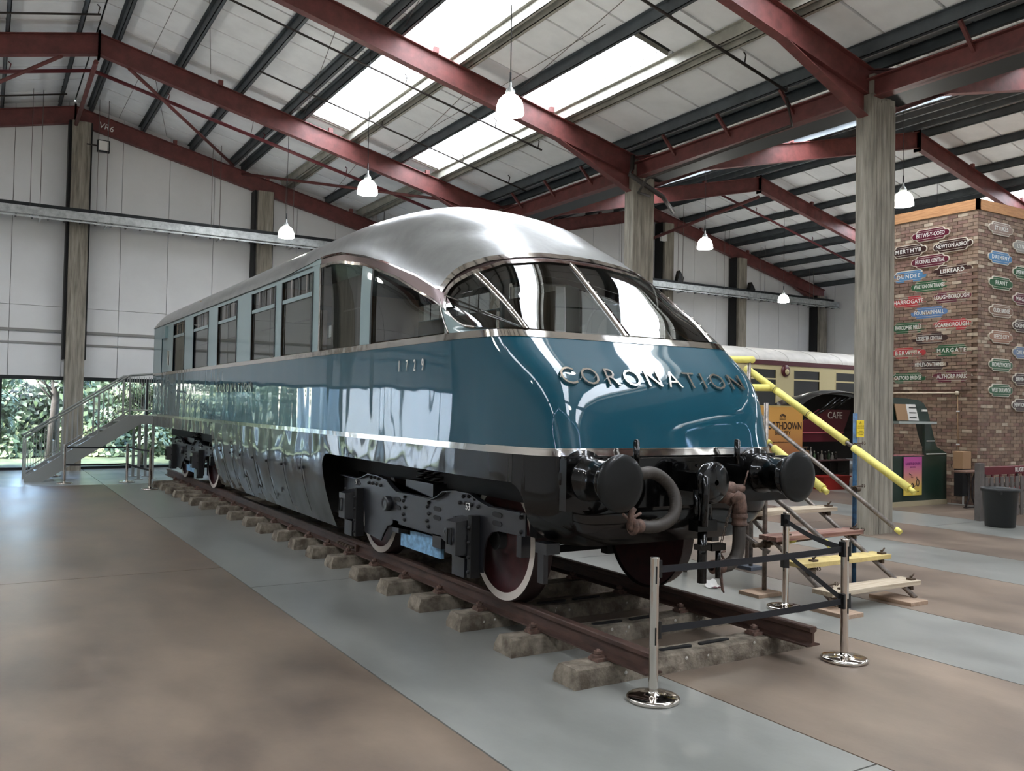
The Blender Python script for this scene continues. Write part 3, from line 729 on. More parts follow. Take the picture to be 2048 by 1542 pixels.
def patch(qs, zlo, zhi, nzr, off=0.0, fz=None):
    rows = []
    for i in range(nzr+1):
        t = i/nzr; rows.append([Q(q, zlo(q)+(zhi(q)-zlo(q))*t, off) for q in qs])
    return rows
def const(v): return lambda q: v

car = empty('observation_carriage', (OX, 8.8, RT)); tag(car, 'teal and pale blue streamlined observation railway carriage with domed glazed end, name CORONATION', 'railway carriage')
QE = -(YR-YE)/10
# lower body, teal, wraps the nose
MB().grid(patch(qlist(QE, 4-QE), const(1.562), const(2.405), 14)).build('lower_body', TEAL, car, fix=False)
MB().grid(patch(qlist(QE, 4-QE), const(1.512), const(1.562), 2, .008)).build('lower_moulding', CHROME, car, fix=False)
# a fine bright lip above it on the nose
MB().grid(patch(qlist(.9, 3.1), const(1.558), const(1.568), 1, .012)).build('moulding_lip', CHROME, car, fix=False)
# waist moulding
MB().grid(patch(qlist(QE, 4-QE), const(2.405), const(2.462), 2, .006)).build('waist_moulding', CHROME, car, fix=False)

# rim curves, given at points on the left side (x, y, z) and turned into the wrap parameter
def curve(pts):
    a = sorted((toq(*p), p[2]) for p in pts); xs = [v[0] for v in a]; ys = [v[1] for v in a]
    return xs, ys
side_edge = [(-1.22, 16.9, 3.475), (-1.22, 7.2, 3.475), (-1.22, 6.4, 3.505), (-1.2, 5.71, 3.54), (-1.2, 5.3, 3.528), (-1.2, 4.9, 3.50), (-1.194, 4.28, 3.383), (-1.178, 3.706, 3.238), (-1.163, 3.071, 3.041), (-1.152, 2.617, 2.862)]
front_edge = [(-1.123, 2.587, 2.922), (-1.059, 2.55, 3.016), (-.981, 2.5, 3.076), (-.8, 2.439, 3.152), (-.533, 2.41, 3.212), (-.239, 2.442, 3.25), (.06, 2.47, 3.262)]
EX, EZ = curve(side_edge+front_edge)
def z_edge(q):
    if q > 2: q = 4-q
    return ip(q, EX, EZ)
gx, gz = curve([(-1.179, 2.45, 2.69), (-1.165, 2.48, 2.755), (-1.145, 2.505, 2.819), (-1.108, 2.478, 2.896), (-1.05, 2.42, 2.945), (-.968, 2.348, 2.999), (-.705, 2.31, 3.101), (-.265, 2.341, 3.169), (.06, 2.36, 3.18)])
lx, lz = curve([(-1.193, 2.38, 2.655), (-1.195, 2.30, 2.60), (-1.195, 2.204, 2.555), (-1.19, 2.09, 2.512), (-1.185, 1.974, 2.492), (-1.111, 1.685, 2.478), (-.916, 1.54, 2.474), (.06, 1.53, 2.474)])
QG = min(gx[0], lx[0])
def g_hi(q):
    if q > 2: q = 4-q
    return max(ip(q, [QG]+gx, [2.67]+gz), g_lo(q))
def g_lo(q):
    if q > 2: q = 4-q
    return ip(q, [QG]+lx, [2.67]+lz)
# roof: from edge to crown
def phi(z): return math.asin(min(1, (z-ZC)/HR)) if z >= ZC else (z-ZC)/HR
def zphi(p): return ZC+HR*math.sin(p) if p >= 0 else ZC+HR*p
rows = []
qs = qlist(QE, 4-QE); NR = 26
qs = []
for q in qlist(QE, 4-QE): qs.append(q)
fine = [QE+.02*i for i in range(1, 6)]
qs = sorted(set(qs+fine+[4-q for q in fine]+[-.02, -.06, 4.02, 4.06]+[x for x in EX if x > QE]+[4-x for x in EX if x > QE]))
for i in range(NR+1):
    t = i/NR; row = []
    for q in qs:
        ze = z_edge(q); p0 = phi(ze); z = zphi(p0+(PI/2-p0)*t)
        X, Y, Z = Q(q, z, 0.012*(1-t))
        dome = max(0.0, (Y-(YR-.7))/.7)
        if dome > 0: Z = ze+(Z-ze)*math.sqrt(max(0, 1-dome**2*.92))
        row.append((X, Y, Z))
    rows.append(row)
MB().grid(rows).build('roof_shell', ROOFG, car, fix=False)
# chrome rim bands along the roof edge (front arch and side arch) built as raised strips
def band(q0, q1, lo, hi, off, m, nm, seg=70):
    b = MB(); r0 = []; r1 = []
    for i in range(seg+1):
        q = q0+(q1-q0)*i/seg; r0.append(Q(q, lo(q), off)); r1.append(Q(q, hi(q), off))
    b.grid([r0, r1]); return b.build(nm, m, car, fix=False)
qa = toq(-1.152, 2.617, 2.862)
fr_lo = lambda q: g_hi(q); 
band(qa+.002, 4-qa-.002, lambda q: z_edge(q)-.036, lambda q: z_edge(q)+.012, .024, CHROME, 'roof_rim')
band(qa+.002, 4-qa-.002, lambda q: g_hi(q)-.004, lambda q: z_edge(q)-.03, .012, mat('dark rim steel', (96, 80, 78), rough=.25, metal=.8), 'rim_recess')
band(QG, 4-QG, lambda q: g_hi(q)-.010, lambda q: g_hi(q)+.022, .020, CHROME, 'glass_rim')
# side arch bands
side_top_pts = [(-1.22, 5.62, 3.43), (-1.22, 5.2, 3.425), (-1.215, 4.855, 3.391), (-1.205, 4.253, 3.289), (-1.2, 4.005, 3.221), (-1.193, 3.44, 3.058), (-1.184, 2.623, 2.76), (-1.184, 2.5, 2.70)]
SX_, SZ_ = curve(side_top_pts)
def s_top(q): return ip(q, SX_, SZ_)
for sd in (0, 1):
    f = (lambda q: 4-q) if sd else (lambda q: q)
    def bnd(q0, q1, lo, hi, off, m, nm):
        b = MB(); r0 = []; r1 = []
        for i in range(41):
            q = q0+(q1-q0)*i/40; r0.append(Q(f(q), lo(q), off)); r1.append(Q(f(q), hi(q), off))
        b.grid([r0, r1]); b.build(nm, m, car, fix=False)
    q0 = toq(-1.2, 5.55, 3.5)
    bnd(q0, qa+.01, lambda q: z_edge(q)-.012, lambda q: z_edge(q)+.012, .022, CHROME, 'side_arch_rim')
    bnd(q0, qa+.01, lambda q: s_top(q)+.02, lambda q: z_edge(q)-.01, .010, mat('dark rim steel', (96, 80, 78)), 'side_arch_recess')
    bnd(q0, qa+.01, lambda q: s_top(q)-.012, lambda q: s_top(q)+.022, .018, CHROME, 'side_glass_rim')
# curved glazing: four panes with mullions between
for k, (a, b_) in enumerate(((QG, 1.275), (1.275, 2.0), (2.0, 2.725), (2.725, 4-QG))):
    qq = [a+(b_-a)*i/24 for i in range(25)]
    MB().grid(patch(qq, g_lo, g_hi, 12)).build('curved_pane', GLASSC, car, fix=False)
def mull(pts_t, wq, nm='mullion'):
    b = MB(); r = []
    for i in range(15):
        t = i/14; qc = pts_t[0]+(pts_t[1]-pts_t[0])*t
        z = g_lo(qc)+(g_hi(qc)-g_lo(qc))*t
        wloc = wq
        r.append([Q(qc-wloc, z, .004), Q(qc-wloc*.8, z, .02), Q(qc+wloc*.8, z, .02), Q(qc+wloc, z, .004)])
    b.grid(r); o = b.build(nm, CHROME, car, fix=False)
    for i in range(1, 7):
        t = i/7; qc = pts_t[0]+(pts_t[1]-pts_t[0])*t; z = g_lo(qc)+(g_hi(qc)-g_lo(qc))*t
        for s in (-.5, .5):
            p = Q(qc+wq*s, z, .02); MB().lathe(p, (0, -.8, .6), [(0, .009), (.005, .007), (.007, .001)], 8).build('rivet', CHROME, o)
qm0, qm1 = toq(-.915, 1.58, 2.486), toq(-.960, 2.345, 2.999)
mull((qm0, qm1), .022); mull((2.0, 1.97), .03); mull((4-qm0, 4-qm1), .022)
# two thin polished bars crossing inside the left wrap pane
for dz in (0, .05):
    a_ = Vector((-1.185, 2.46, 2.80-dz)); b_ = Vector((-.945, 1.63, 2.49))
    MB().tube([a_, b_], .008, 6).build('pane_bar', CHROME, car)
# pale panel round the glazed lobe, with outline moulding
loX, loZ = curve([(-1.167, 2.584, 2.80), (-1.193, 2.518, 2.691), (-1.207, 2.423, 2.572), (-1.211, 2.324, 2.466)])
def qlob(z): # front boundary of the big window as function of z
    pts = sorted(zip(loZ, loX)); return ip(z, [p[0] for p in pts], [p[1] for p in pts])
def qgl(z):  # left limit of glass at height z
    q = QG
    if z >= 2.67:
        for a, b in zip([QG]+gx, [2.67]+gz):
            if b <= z: q = a
        xs, ys = [2.67]+gz, [QG]+gx
        return ip(z, xs, ys)
    xs = list(reversed([2.67]+lz)); ys = list(reversed([QG]+lx)); return ip(z, xs, ys)
for sd in (0, 1):
    f = (lambda q: 4-q) if sd else (lambda q: q)
    rows = []
    for i in range(17):
        z = 2.462+(2.862-2.462)*i/16
        a = qlob(min(z, 2.80)) if z <= 2.80 else qlob(2.80)+(qa-qlob(2.80))*(z-2.8)/.062
        e = min(qgl(z), 1.3) if z > 2.476 else 1.3
        if e < a: e = a
        rows.append([Q(f(a+(e-a)*j/10), z, .001) for j in range(11)])
    MB().grid(rows).build('lobe_panel', PALE, car, fix=False)
    MB().tube([Q(f(qlob(z)), z, .006) for z in [2.466+.036*i for i in range(10)]], .008, 6).build('lobe_moulding', CHROME, car)
    pts = [Q(f(qgl(z)), z, .008) for z in [2.49+.02*i for i in range(10)]]
    MB().tube(pts, .010, 6).build('lobe_rim', CHROME, car)
# side panels, windows. (y far edge, y near edge)
WN = [(14.52, 13.39), (12.57, 11.34), (10.64, 9.38), (8.55, 7.35), (7.06, 5.82)]
WT = 3.415; TR = 3.155
def qy(y, z=3.0): return toq(-1.2, y, z)
def sidegrid(y0, y1, zl, zh, off, f, ny=8, nzz=8):
    rows = []
    for i in range(nzz+1):
        r = []
        for j in range(ny+1):
            y = y0+(y1-y0)*j/ny; t = i/nzz
            zl_ = zl(y) if callable(zl) else zl; zh_ = zh(y) if callable(zh) else zh
            z = zl_+(zh_-zl_)*t
            r.append(Q(f(qy(y, z)), z, off))
        rows.append(r)
    return MB().grid(rows)
for sd in (0, 1):
    f = (lambda q: 4-q) if sd else (lambda q: q)
    s = 1 if sd else -1
    fulltop = lambda y: z_edge(qy(y, 3.3))
    ys = [YR, 15.9, 14.98]+[v for w_ in WN for v in w_]+[5.60]
    # solid panels between windows, full height
    segs = [(YR, 15.86), (14.96, 14.52)]+[(WN[i][1], WN[i+1][0]) for i in range(4)]+[(5.82, 5.60)]
    for (a, b_) in segs: sidegrid(a, b_, 2.462, 3.475, 0, f, 3, 4).build('side_panel', PALE, car, fix=False)
    # end door with recess lines
    dr = sidegrid(15.84, 14.98, 2.47, 3.44, -.012, f, 3, 4).build('end_door', PALE, car, fix=False)
    MB().box(OX+s*(W0-.02), OX+s*(W0+.03), 14.99, 15.03, 2.6, 2.9).build('door_handle', CHROME, dr)
    # header rail above windows
    sidegrid(15.86, 5.60, WT, 3.475, 0, f, 24, 1).build('header_panel', PALE, car, fix=False)
    sidegrid(YR, 5.85, 3.47, 3.482, .012, f, 24, 1).build('cant_rail', DARKF, car, fix=False)
    sidegrid(6.6, 5.2, 3.475, lambda y: z_edge(qy(y, 3.5)), .002, f, 8, 2).build('header_curve', PALE, car, fix=False)
    for (a, b_) in WN:
        wq = MB()
        fr = empty('side_window', (OX+s*W0, (a+b_)/2, 2.46), parent=None); adopt(fr, car); 
        sidegrid(a-.03, b_+.03, 2.475, TR-.02, -.015, f, 4, 2).build('pane', GLASSD, fr, fix=False)
        sidegrid(a-.03, b_+.03, TR+.02, WT, -.02, f, 4, 1).build('ventilator_glass', GLASSD, fr, fix=False)
        sidegrid(a, b_, TR-.025, TR+.025, .006, f, 4, 1).build('transom', PALE, fr, fix=False)
        for k, dy in enumerate((.3, .52, .78)):
            yy = a-(a-b_)*dy
            sidegrid(yy+.018, yy-.018, TR+.02, WT, -.004, f, 1, 1).build('ventilator_bar', CHROME if k != 1 else DARKF, fr, fix=False)
        # frame: dark gasket
        g_ = MB()
        for (y0, y1, z0, z1) in ((a+.0, a-.03, 2.462, WT), (b_+.03, b_, 2.462, WT)):
            xa = OX+s*(W0+.004); MB().box(min(xa, xa+s*.006), max(xa, xa+s*.006), y1, y0, z0, z1).build('gasket', DARKF, fr)
        # blind half drawn inside
        xb = OX+s*(W0-.04)
        MB().box(xb-.004, xb+.004, b_+.03, a-.03, 2.47, 3.15).build('blind', mat('pale green blind', (246, 250, 238), rough=.8), fr)
        MB().box(min(xb+s*.004, xb+s*.010), max(xb+s*.004, xb+s*.010), b_+.03, a-(a-b_)*.35, 2.86, 2.875).build('pale_bar', WHITE, fr)  # thin pale line across the blind, inside the pane
    # two big curved-top windows
    xb = OX+s*(W0-.12)
    MB().box(xb-.004, xb+.004, 4.34, 5.50, 2.47, 3.24).build('backing', mat('beige curtain', (196, 192, 182), rough=.9, var=.08, vscale=5, stretch=(1, 3, .2)), car)  # beige panel added behind the arch pane to lighten the window
    MB().box(min(xb+s*.004, xb+s*.012), max(xb+s*.004, xb+s*.012), 4.34, 5.1, 2.88, 2.895).build('arch_pale_bar', WHITE, car)  # thin pale line across the beige panel, inside the arch pane
    b1 = sidegrid(5.56, 4.30, 2.475, lambda y: s_top(qy(y, 3.2)), -.012, f, 10, 6).build('arch_window_pane', GLASSD, car, fix=False)
    sidegrid(5.60, 5.55, 2.462, lambda y: s_top(qy(y, 3.3)), .006, f, 1, 4).build('window_edge', CHROME, car, fix=False)
    sidegrid(4.30, 4.01, 2.462, lambda y: s_top(qy(y, 3.2)), .004, f, 3, 6).build('pillar', PALE, car, fix=False)
    sidegrid(4.03, 3.985, 2.462, lambda y: s_top(qy(y, 3.2)), .012, f, 1, 6).build('window_edge', DARKF, car, fix=False)
    rows = []
    for i in range(13):
        t = i/12; r = []
        for j in range(11):
            # triangular window running down to the lobe moulding
            z = 2.475+(3.215-2.475)*t
            qa_ = qy(3.99, z); qb = qlob(min(z, 2.80))
            if z > 2.76:
                # stay below the arch
                lo_, hi_ = qa_, toq(-1.184, 2.55, z)
                for _ in range(20):
                    md = (lo_+hi_)/2
                    if s_top(md) > z: lo_ = md
                    else: hi_ = md
                qb = lo_
            r.append(Q(f(qa_+(max(qb, qa_)-qa_)*j/10), z, -.012))
        rows.append(r)
    MB().grid(rows).build('triangular_pane', GLASSD, car, fix=False)
    MB().box(OX+s*(W0-.03), OX+s*(W0+.05), 15.2, 15.6, 3.18, 3.42).build('side_box', PALE, car)
# rear end wall
MB().prism([(OX-W0, 1.5), (OX+W0, 1.5), (OX+W0, 3.5), (OX+.7, 3.62), (OX-.7, 3.62), (OX-W0, 3.5)], 'y', YR-.03, YR).build('rear_wall', TEAL, car)
# interior: floor, saloon partition with doorway, ceiling light
MB().box(OX-1.18, OX+1.18, 1.75, YR-.1, 1.5, 1.58).build('interior_floor', mat('dark carpet', (70, 62, 56), rough=.9), car)
ip_ = MB(); INT = mat('beige interior panel', (176, 160, 140), rough=.6)
ip_.box(OX-1.2, OX-.42, 8.2, 8.26, 1.58, 3.5).box(OX+.42, OX+1.2, 8.2, 8.26, 1.58, 3.5).box(OX-.42, OX+.42, 8.2, 8.26, 3.3, 3.6).build('partition', INT, car)
MB().box(OX-1.2, OX+1.2, 12.4, 12.46, 1.58, 3.7).build('partition', INT, car)
boxes('dado_panel', INT, car, [(OX-1.21, OX-1.19, 2.6, 16, 1.58, 2.42), (OX+1.19, OX+1.21, 2.6, 16, 1.58, 2.42)])
MB().box(OX-.95, OX+.95, 1.75, 2.05, 2.32, 2.36).build('window_shelf', INT, car)
for (yy, ss) in ((4.98, -1),):
    MB().bbox(OX-.96, OX-.90, yy-.10, yy+.10, 3.41, 3.45, .015).build('wall_light', mat('warm interior wall lamp', (255, 190, 130), emit=3.0), car)
# letters
text('number', '1729', .150, WHITE, (OX-W0-.012, 3.03, 2.21), (PI/2, 0, -PI/2), car, extrude=.002, sx=.62, space=3.6)['label'] = 'white number 1729'
text('name_lettering', 'CORONATION', .20, CHROME, (OX-W0-.012, 9.50, 2.07), (PI/2, 0, -PI/2), car, extrude=.006, sx=.98, space=1.95)['label'] = 'chrome lettering CORONATION on the side'
ZL = 2.09
yl = yfz(ZL); dy = (yfz(2.17)-yfz(2.01))/.16
tilt = math.atan(dy)
word = 'CORONATION'; NL = len(word)
xw = [0.155, .195, .16, .195, .185, .18, .15, .07, .195, .185]; tot = sum(xw)+.033*9; xx = OX-.03-.93
sc = 1.86/tot
for ch, wd in zip(word, xw):
    cx = xx+wd*sc/2; xx += (wd+.033)*sc
    zmid = ZL
    p = Q(2+ (cx-OX)/(W0*2**(-1/nz(zmid))), zmid, .012)
    o = text('letter', ch, .235, CHROME, p, (PI/2-tilt, 0, 0), car, extrude=.008, sx=.95, bold=-.002)
# ---- black skirts, side
def sk(y, z, s, off=0): return (OX+s*(Wz(z)+off-.012), y, z)
for s in (-1, 1):
    def skp(y0, y1, zb, zt, nm='side_skirt', ny=10, nzz=12):
        rows = []
        for i in range(nzz+1):
            r = []
            for j in range(ny+1):
                y = y0+(y1-y0)*j/ny; lo = zb(y) if callable(zb) else zb; hi = zt(y) if callable(zt) else zt
                z = lo+(hi-lo)*i/nzz; 
                if y < 3.2: X, Y, Z = Q(toq(-1.2, y, 1.53) if s < 0 else 4-toq(-1.2, y, 1.53), 1.53, -.012); xk = abs(X-OX)-(W0-Wz(z))
                else: xk = Wz(z)-.012
                r.append((OX+s*xk, y, z))
            rows.append(r)
        return MB().grid(rows).build(nm, SKIRT, car, fix=False)
    skp(YR-.1, 1.36, 1.30, 1.514, 'skirt_header', 60, 3)
    skp(10.95, 5.42, lambda y: .455+.02*(y-5.4)/5, 1.30)
    def zarch(y): # opening cut for the front bogie, rounded upper corners
        return 1.30
    # rounded corner fillets of the bogie opening
    for (yc, dr) in ((5.42, -1),):
        rows = []
        for i in range(7):
            a = PI/2*i/6; rr = .16
            ye = yc+dr*rr*(1-math.cos(a)); ze = 1.30-rr*(1-math.sin(a))
            X0 = OX+s*(Wz(1.3)-.012 if yc > 3 else abs(Q(toq(-1.2, 1.3, 1.53), 1.53, -.012)[0]-OX)-(W0-Wz(1.25)))
            rows.append([(X0, yc, ze), (X0, ye, ze)]) if dr else None
        MB().grid(rows, False).build('skirt_corner', SKIRT, car, fix=False)
    # panel seams and latches
    for y in (6.15, 6.9, 7.6, 8.3, 9.0, 9.6, 10.2):
        MB().tube([sk(y, z, s, .014) for z in [1.25-.1*i for i in range(8)]], .003, 4).build('skirt_seam', UNDER, car)
        MB().box(OX+s*(W0-.0)-.012, OX+s*W0+.012, y+.02, y+.06, 1.06, 1.09).build('latch', UNDER, car)
    for (y, z) in ((9.1, .75), (7.2, .72), (7.5, .62), (8.4, .66)):
        p = sk(y, z, s, .012); MB().lathe(p, (s, 0, 0), [(0, .035), (.004, .03), (.005, .001)], 14).build('skirt_hole', UNDER, car)
# nose apron, wrapping from the front bogie opening round the nose; its lower edge is turned in
def apron_pt(q, z):
    X, Y, Z = Q(q, 1.53, -.012); z2 = z
    k = .34*max(0.0, (1.16-z)/.33)**2.4+(W0-Wz(z))*.5
    return (OX+(X-OX)*(1-k/1.28), Y+.25*k, z)
q_op = toq(-1.2, 1.16, 1.53)
rows = []
for i in range(17):
    z = 1.514-(1.514-.84)*i/16
    rows.append([apron_pt(q, z) for q in qlist(q_op, 4-q_op)])
MB().grid(rows).build('nose_apron', BLACK, car, fix=False)
for sd in (0, 1):   # rounded upper corner of the bogie opening, joining apron and header
    f = (lambda q: 4-q) if sd else (lambda q: q)
    q_hd = toq(-1.2, 1.40, 1.53); rows = []
    for i in range(10):
        t = i/9; q = q_op+(q_hd-q_op)*t; zl = 1.30-.20*(1-math.sqrt(max(0, 1-(1-t)**2)))
        rows.append([apron_pt(f(q), zl), apron_pt(f(q), (zl+1.514)/2), apron_pt(f(q), 1.514)])
    MB().grid(rows).build('apron_corner', BLACK, car, fix=False)
# headstock
MB().box(OX-1.12, OX+1.12, .80, .88, 1.14, 1.50).build('headstock', BLACK, car)
MB().box(OX-1.1, OX+1.1, 1.3, YR-.3, 1.33, 1.48).build('underframe_deck', UNDER, car)
boxes('sole_bar', UNDER, car, [(OX-.9, OX-.8, 1.4, YR-.3, 1.1, 1.33), (OX+.8, OX+.9, 1.4, YR-.3, 1.1, 1.33)])
MB().box(OX-.75, OX+.75, 5.6, 10.6, .5, 1.3).build('equipment_box', UNDER, car)
# handrail posts (lamp irons)
for xx_ in (-.50, .52): MB().tube([(OX+xx_, .80, 1.44), (OX+xx_, .80, 1.62)], .024, 10).lathe((OX+xx_, .80, 1.62), (0, 0, 1), [(0, .024), (.015, .018), (.02, .002)], 10).build('lamp_iron', BLACK, car)
# buffers
for k, s in enumerate((-1, 1)):
    bx = s*.865+.0; bz = 1.36; yb = .43
    o = MB().lathe((bx, .86, bz), (0, -1, 0), [(-.03, .20), (.0, .20), (.005, .165), (.05, .15), (.055, .158), (.075, .158), (.08, .145), (.30, .135), (.305, .148), (.33, .148), (.335, .13), (.40, .125)], 36).build('buffer', BLACK, car)
    MB().box(bx-.19, bx+.19, .84, .875, bz-.19, bz+.16).build('base_plate', BLACK, o)
    for (dx, dz) in ((-.15, -.15), (.15, -.15), (-.15, .13), (.15, .13)): MB().lathe((bx+dx, .84, bz+dz), (0, -1, 0), [(0, .018), (.015, .018), (.016, .002)], 6, False).build('bolt', BLACK, o)
    MB().lathe((bx, .47, bz), (0, -1, 0), [(-.02, .09), (0, .15), (.012, .19), (.03, .195), (.037, .19), (.045, .15), (.05, .08), (.051, .001)], 48).build('buffer_head', mat('greased buffer face', (8, 9, 8), rough=.35, spec=.25, coat=.2, var=.25, vscale=5), o)
# coupler
cp = MB().box(-.13, .15, .76, .82, 1.27, 1.47).box(-.05, .13, .55, .80, 1.26, 1.40).build('coupler', BLACK, car)
MB().lathe((.08, .62, 1.33), (0, -1, 0), [(0, .06), (.02, .13), (.04, .15), (.08, .155), (.10, .13), (.11, .02)], 28).build('coupler_head', BLACK, cp)
MB().tube([(-.02, .56, 1.38), (-.04, .5, 1.36), (-.05, .49, 1.28), (-.05, .5, 1.02)], .028, 8).build('lever', BLACK, cp)
for (dx, dz) in ((-.1, 1.44), (.12, 1.44), (-.1, 1.3)): MB().lathe((dx, .76, dz), (0, -1, 0), [(0, .014), (.01, .014), (.011, .002)], 6, False).build('bolt', BLACK, cp)
# screw link hanging
lk = MB().tube([(-.05, .58, 1.28), (-.05, .57, 1.05)], .028, 8).tube([(.06, .58, 1.25), (.06, .57, 1.05)], .028, 8).box(-.09, .10, .52, .62, .98, 1.06).tube([(0, .57, 1.0), (0, .57, .60)], .035, 10).box(-.045, .045, .53, .61, .84, .88)
lk.box(.06, .2, .53, .60, .83, .88).tube([(.16, .57, .85), (.16, .57, .62)], .02, 8).build('screw_link', BLACK, car)
# ribbed vacuum hose looping on the left
hp = []
for i in range(33):
    a = PI*.62 - (PI*1.22)*i/32
    hp.append((-.50+.19*math.cos(a)*1.25+.02, .60+.04*math.sin(i/5), 1.22+.19*math.sin(a)))
hp[0] = (-.60, .80, 1.42)
rr = [.042+(.0035 if i % 2 else 0) for i in range(129)]
def dens(pts, k):
    out = []
    for i in range(len(pts)-1):
        a, b = Vector(pts[i]), Vector(pts[i+1])
        for j in range(k): out.append(a+(b-a)*j/k)
    out.append(Vector(pts[-1])); return out
hpd = dens(hp, 4)
ho = MB().tube(hpd, rr, 14).build('vacuum_hose', RUBBER, car)
e = Vector(hp[-1])
cb = MB().tube([e, e+Vector((-.06, -.005, .0))], .05, 12).tube([e+Vector((-.05, 0, -.04)), e+Vector((-.10, -.01, -.0)), e+Vector((-.10, -.01, .08)), e+Vector((-.07, -.01, .13))], .022, 8)
cb.tube([e+Vector((-.16, 0, .09)), e+Vector((-.10, 0, .05)), e+Vector((.0, 0, .09))], .011, 6).lathe(e+Vector((-.06, 0, 0)), (-1, 0, 0), [(0, .06), (.02, .062), (.03, .04)], 14)
cb.build('hose_coupling', RUST, ho)
# rusty steam cock and pipe, right
st = MB().lathe((.40, .70, 1.26), (1, 0, 0), [(-.09, .03), (-.07, .055), (-.02, .06), (.03, .055), (.06, .035), (.14, .032), (.15, .018)], 14)
st.tube([(.36, .80, 1.20), (.36, .70, 1.2), (.37, .68, 1.25)], .055, 12).tube([(.38, .70, 1.18), (.44, .69, 1.21), (.485, .69, 1.19), (.50, .69, 1.12), (.50, .69, 1.05)], .058, 14)
st.lathe((.50, .69, 1.05), (0, 0, -1), [(-.02, .062), (0, .066), (.015, .066), (.02, .056), (.05, .056), (.055, .062), (.07, .062), (.075, .054)], 16).tube([(.53, .68, 1.27), (.57, .67, 1.40)], .006, 6)
so_ = st.build('steam_cock', RUST, car)
MB().tube(dens([(.50, .69, .98), (.50, .69, .86), (.49, .69, .78), (.455, .69, .715), (.39, .69, .68), (.30, .68, .68)], 3), .050, 14).build('steam_hose', RUBBER, so_)
MB().lathe((.31, .68, .68), (-1, 0, 0), [(0, .055), (.03, .06), (.06, .05), (.10, .052), (.11, .03)], 14).tube([(.33, .68, .73), (.29, .68, .78), (.34, .68, .79)], .010, 6).tube([(.30, .68, .62), (.31, .67, .50), (.325, .67, .48)], .014, 6, r2=.006).build('hose_end', RUST, so_)
link = MB(); 
for i in range(5): link
chain_pts = [(.40+.0*i-.012*i*(1), .67, 1.16-.033*i) for i in range(12)]
for i, p in enumerate(chain_pts):
    px, py, pz = p; a = i % 2
    pts = [(px+(.009 if not a else 0)*math.cos(t), py+(.009 if a else 0)*math.cos(t), pz+.021*math.sin(t)) for t in [2*PI*j/8 for j in range(9)]]
    MB().tube(pts, .0035, 5, cap=False).build('chain_link', CLAMP, so_)

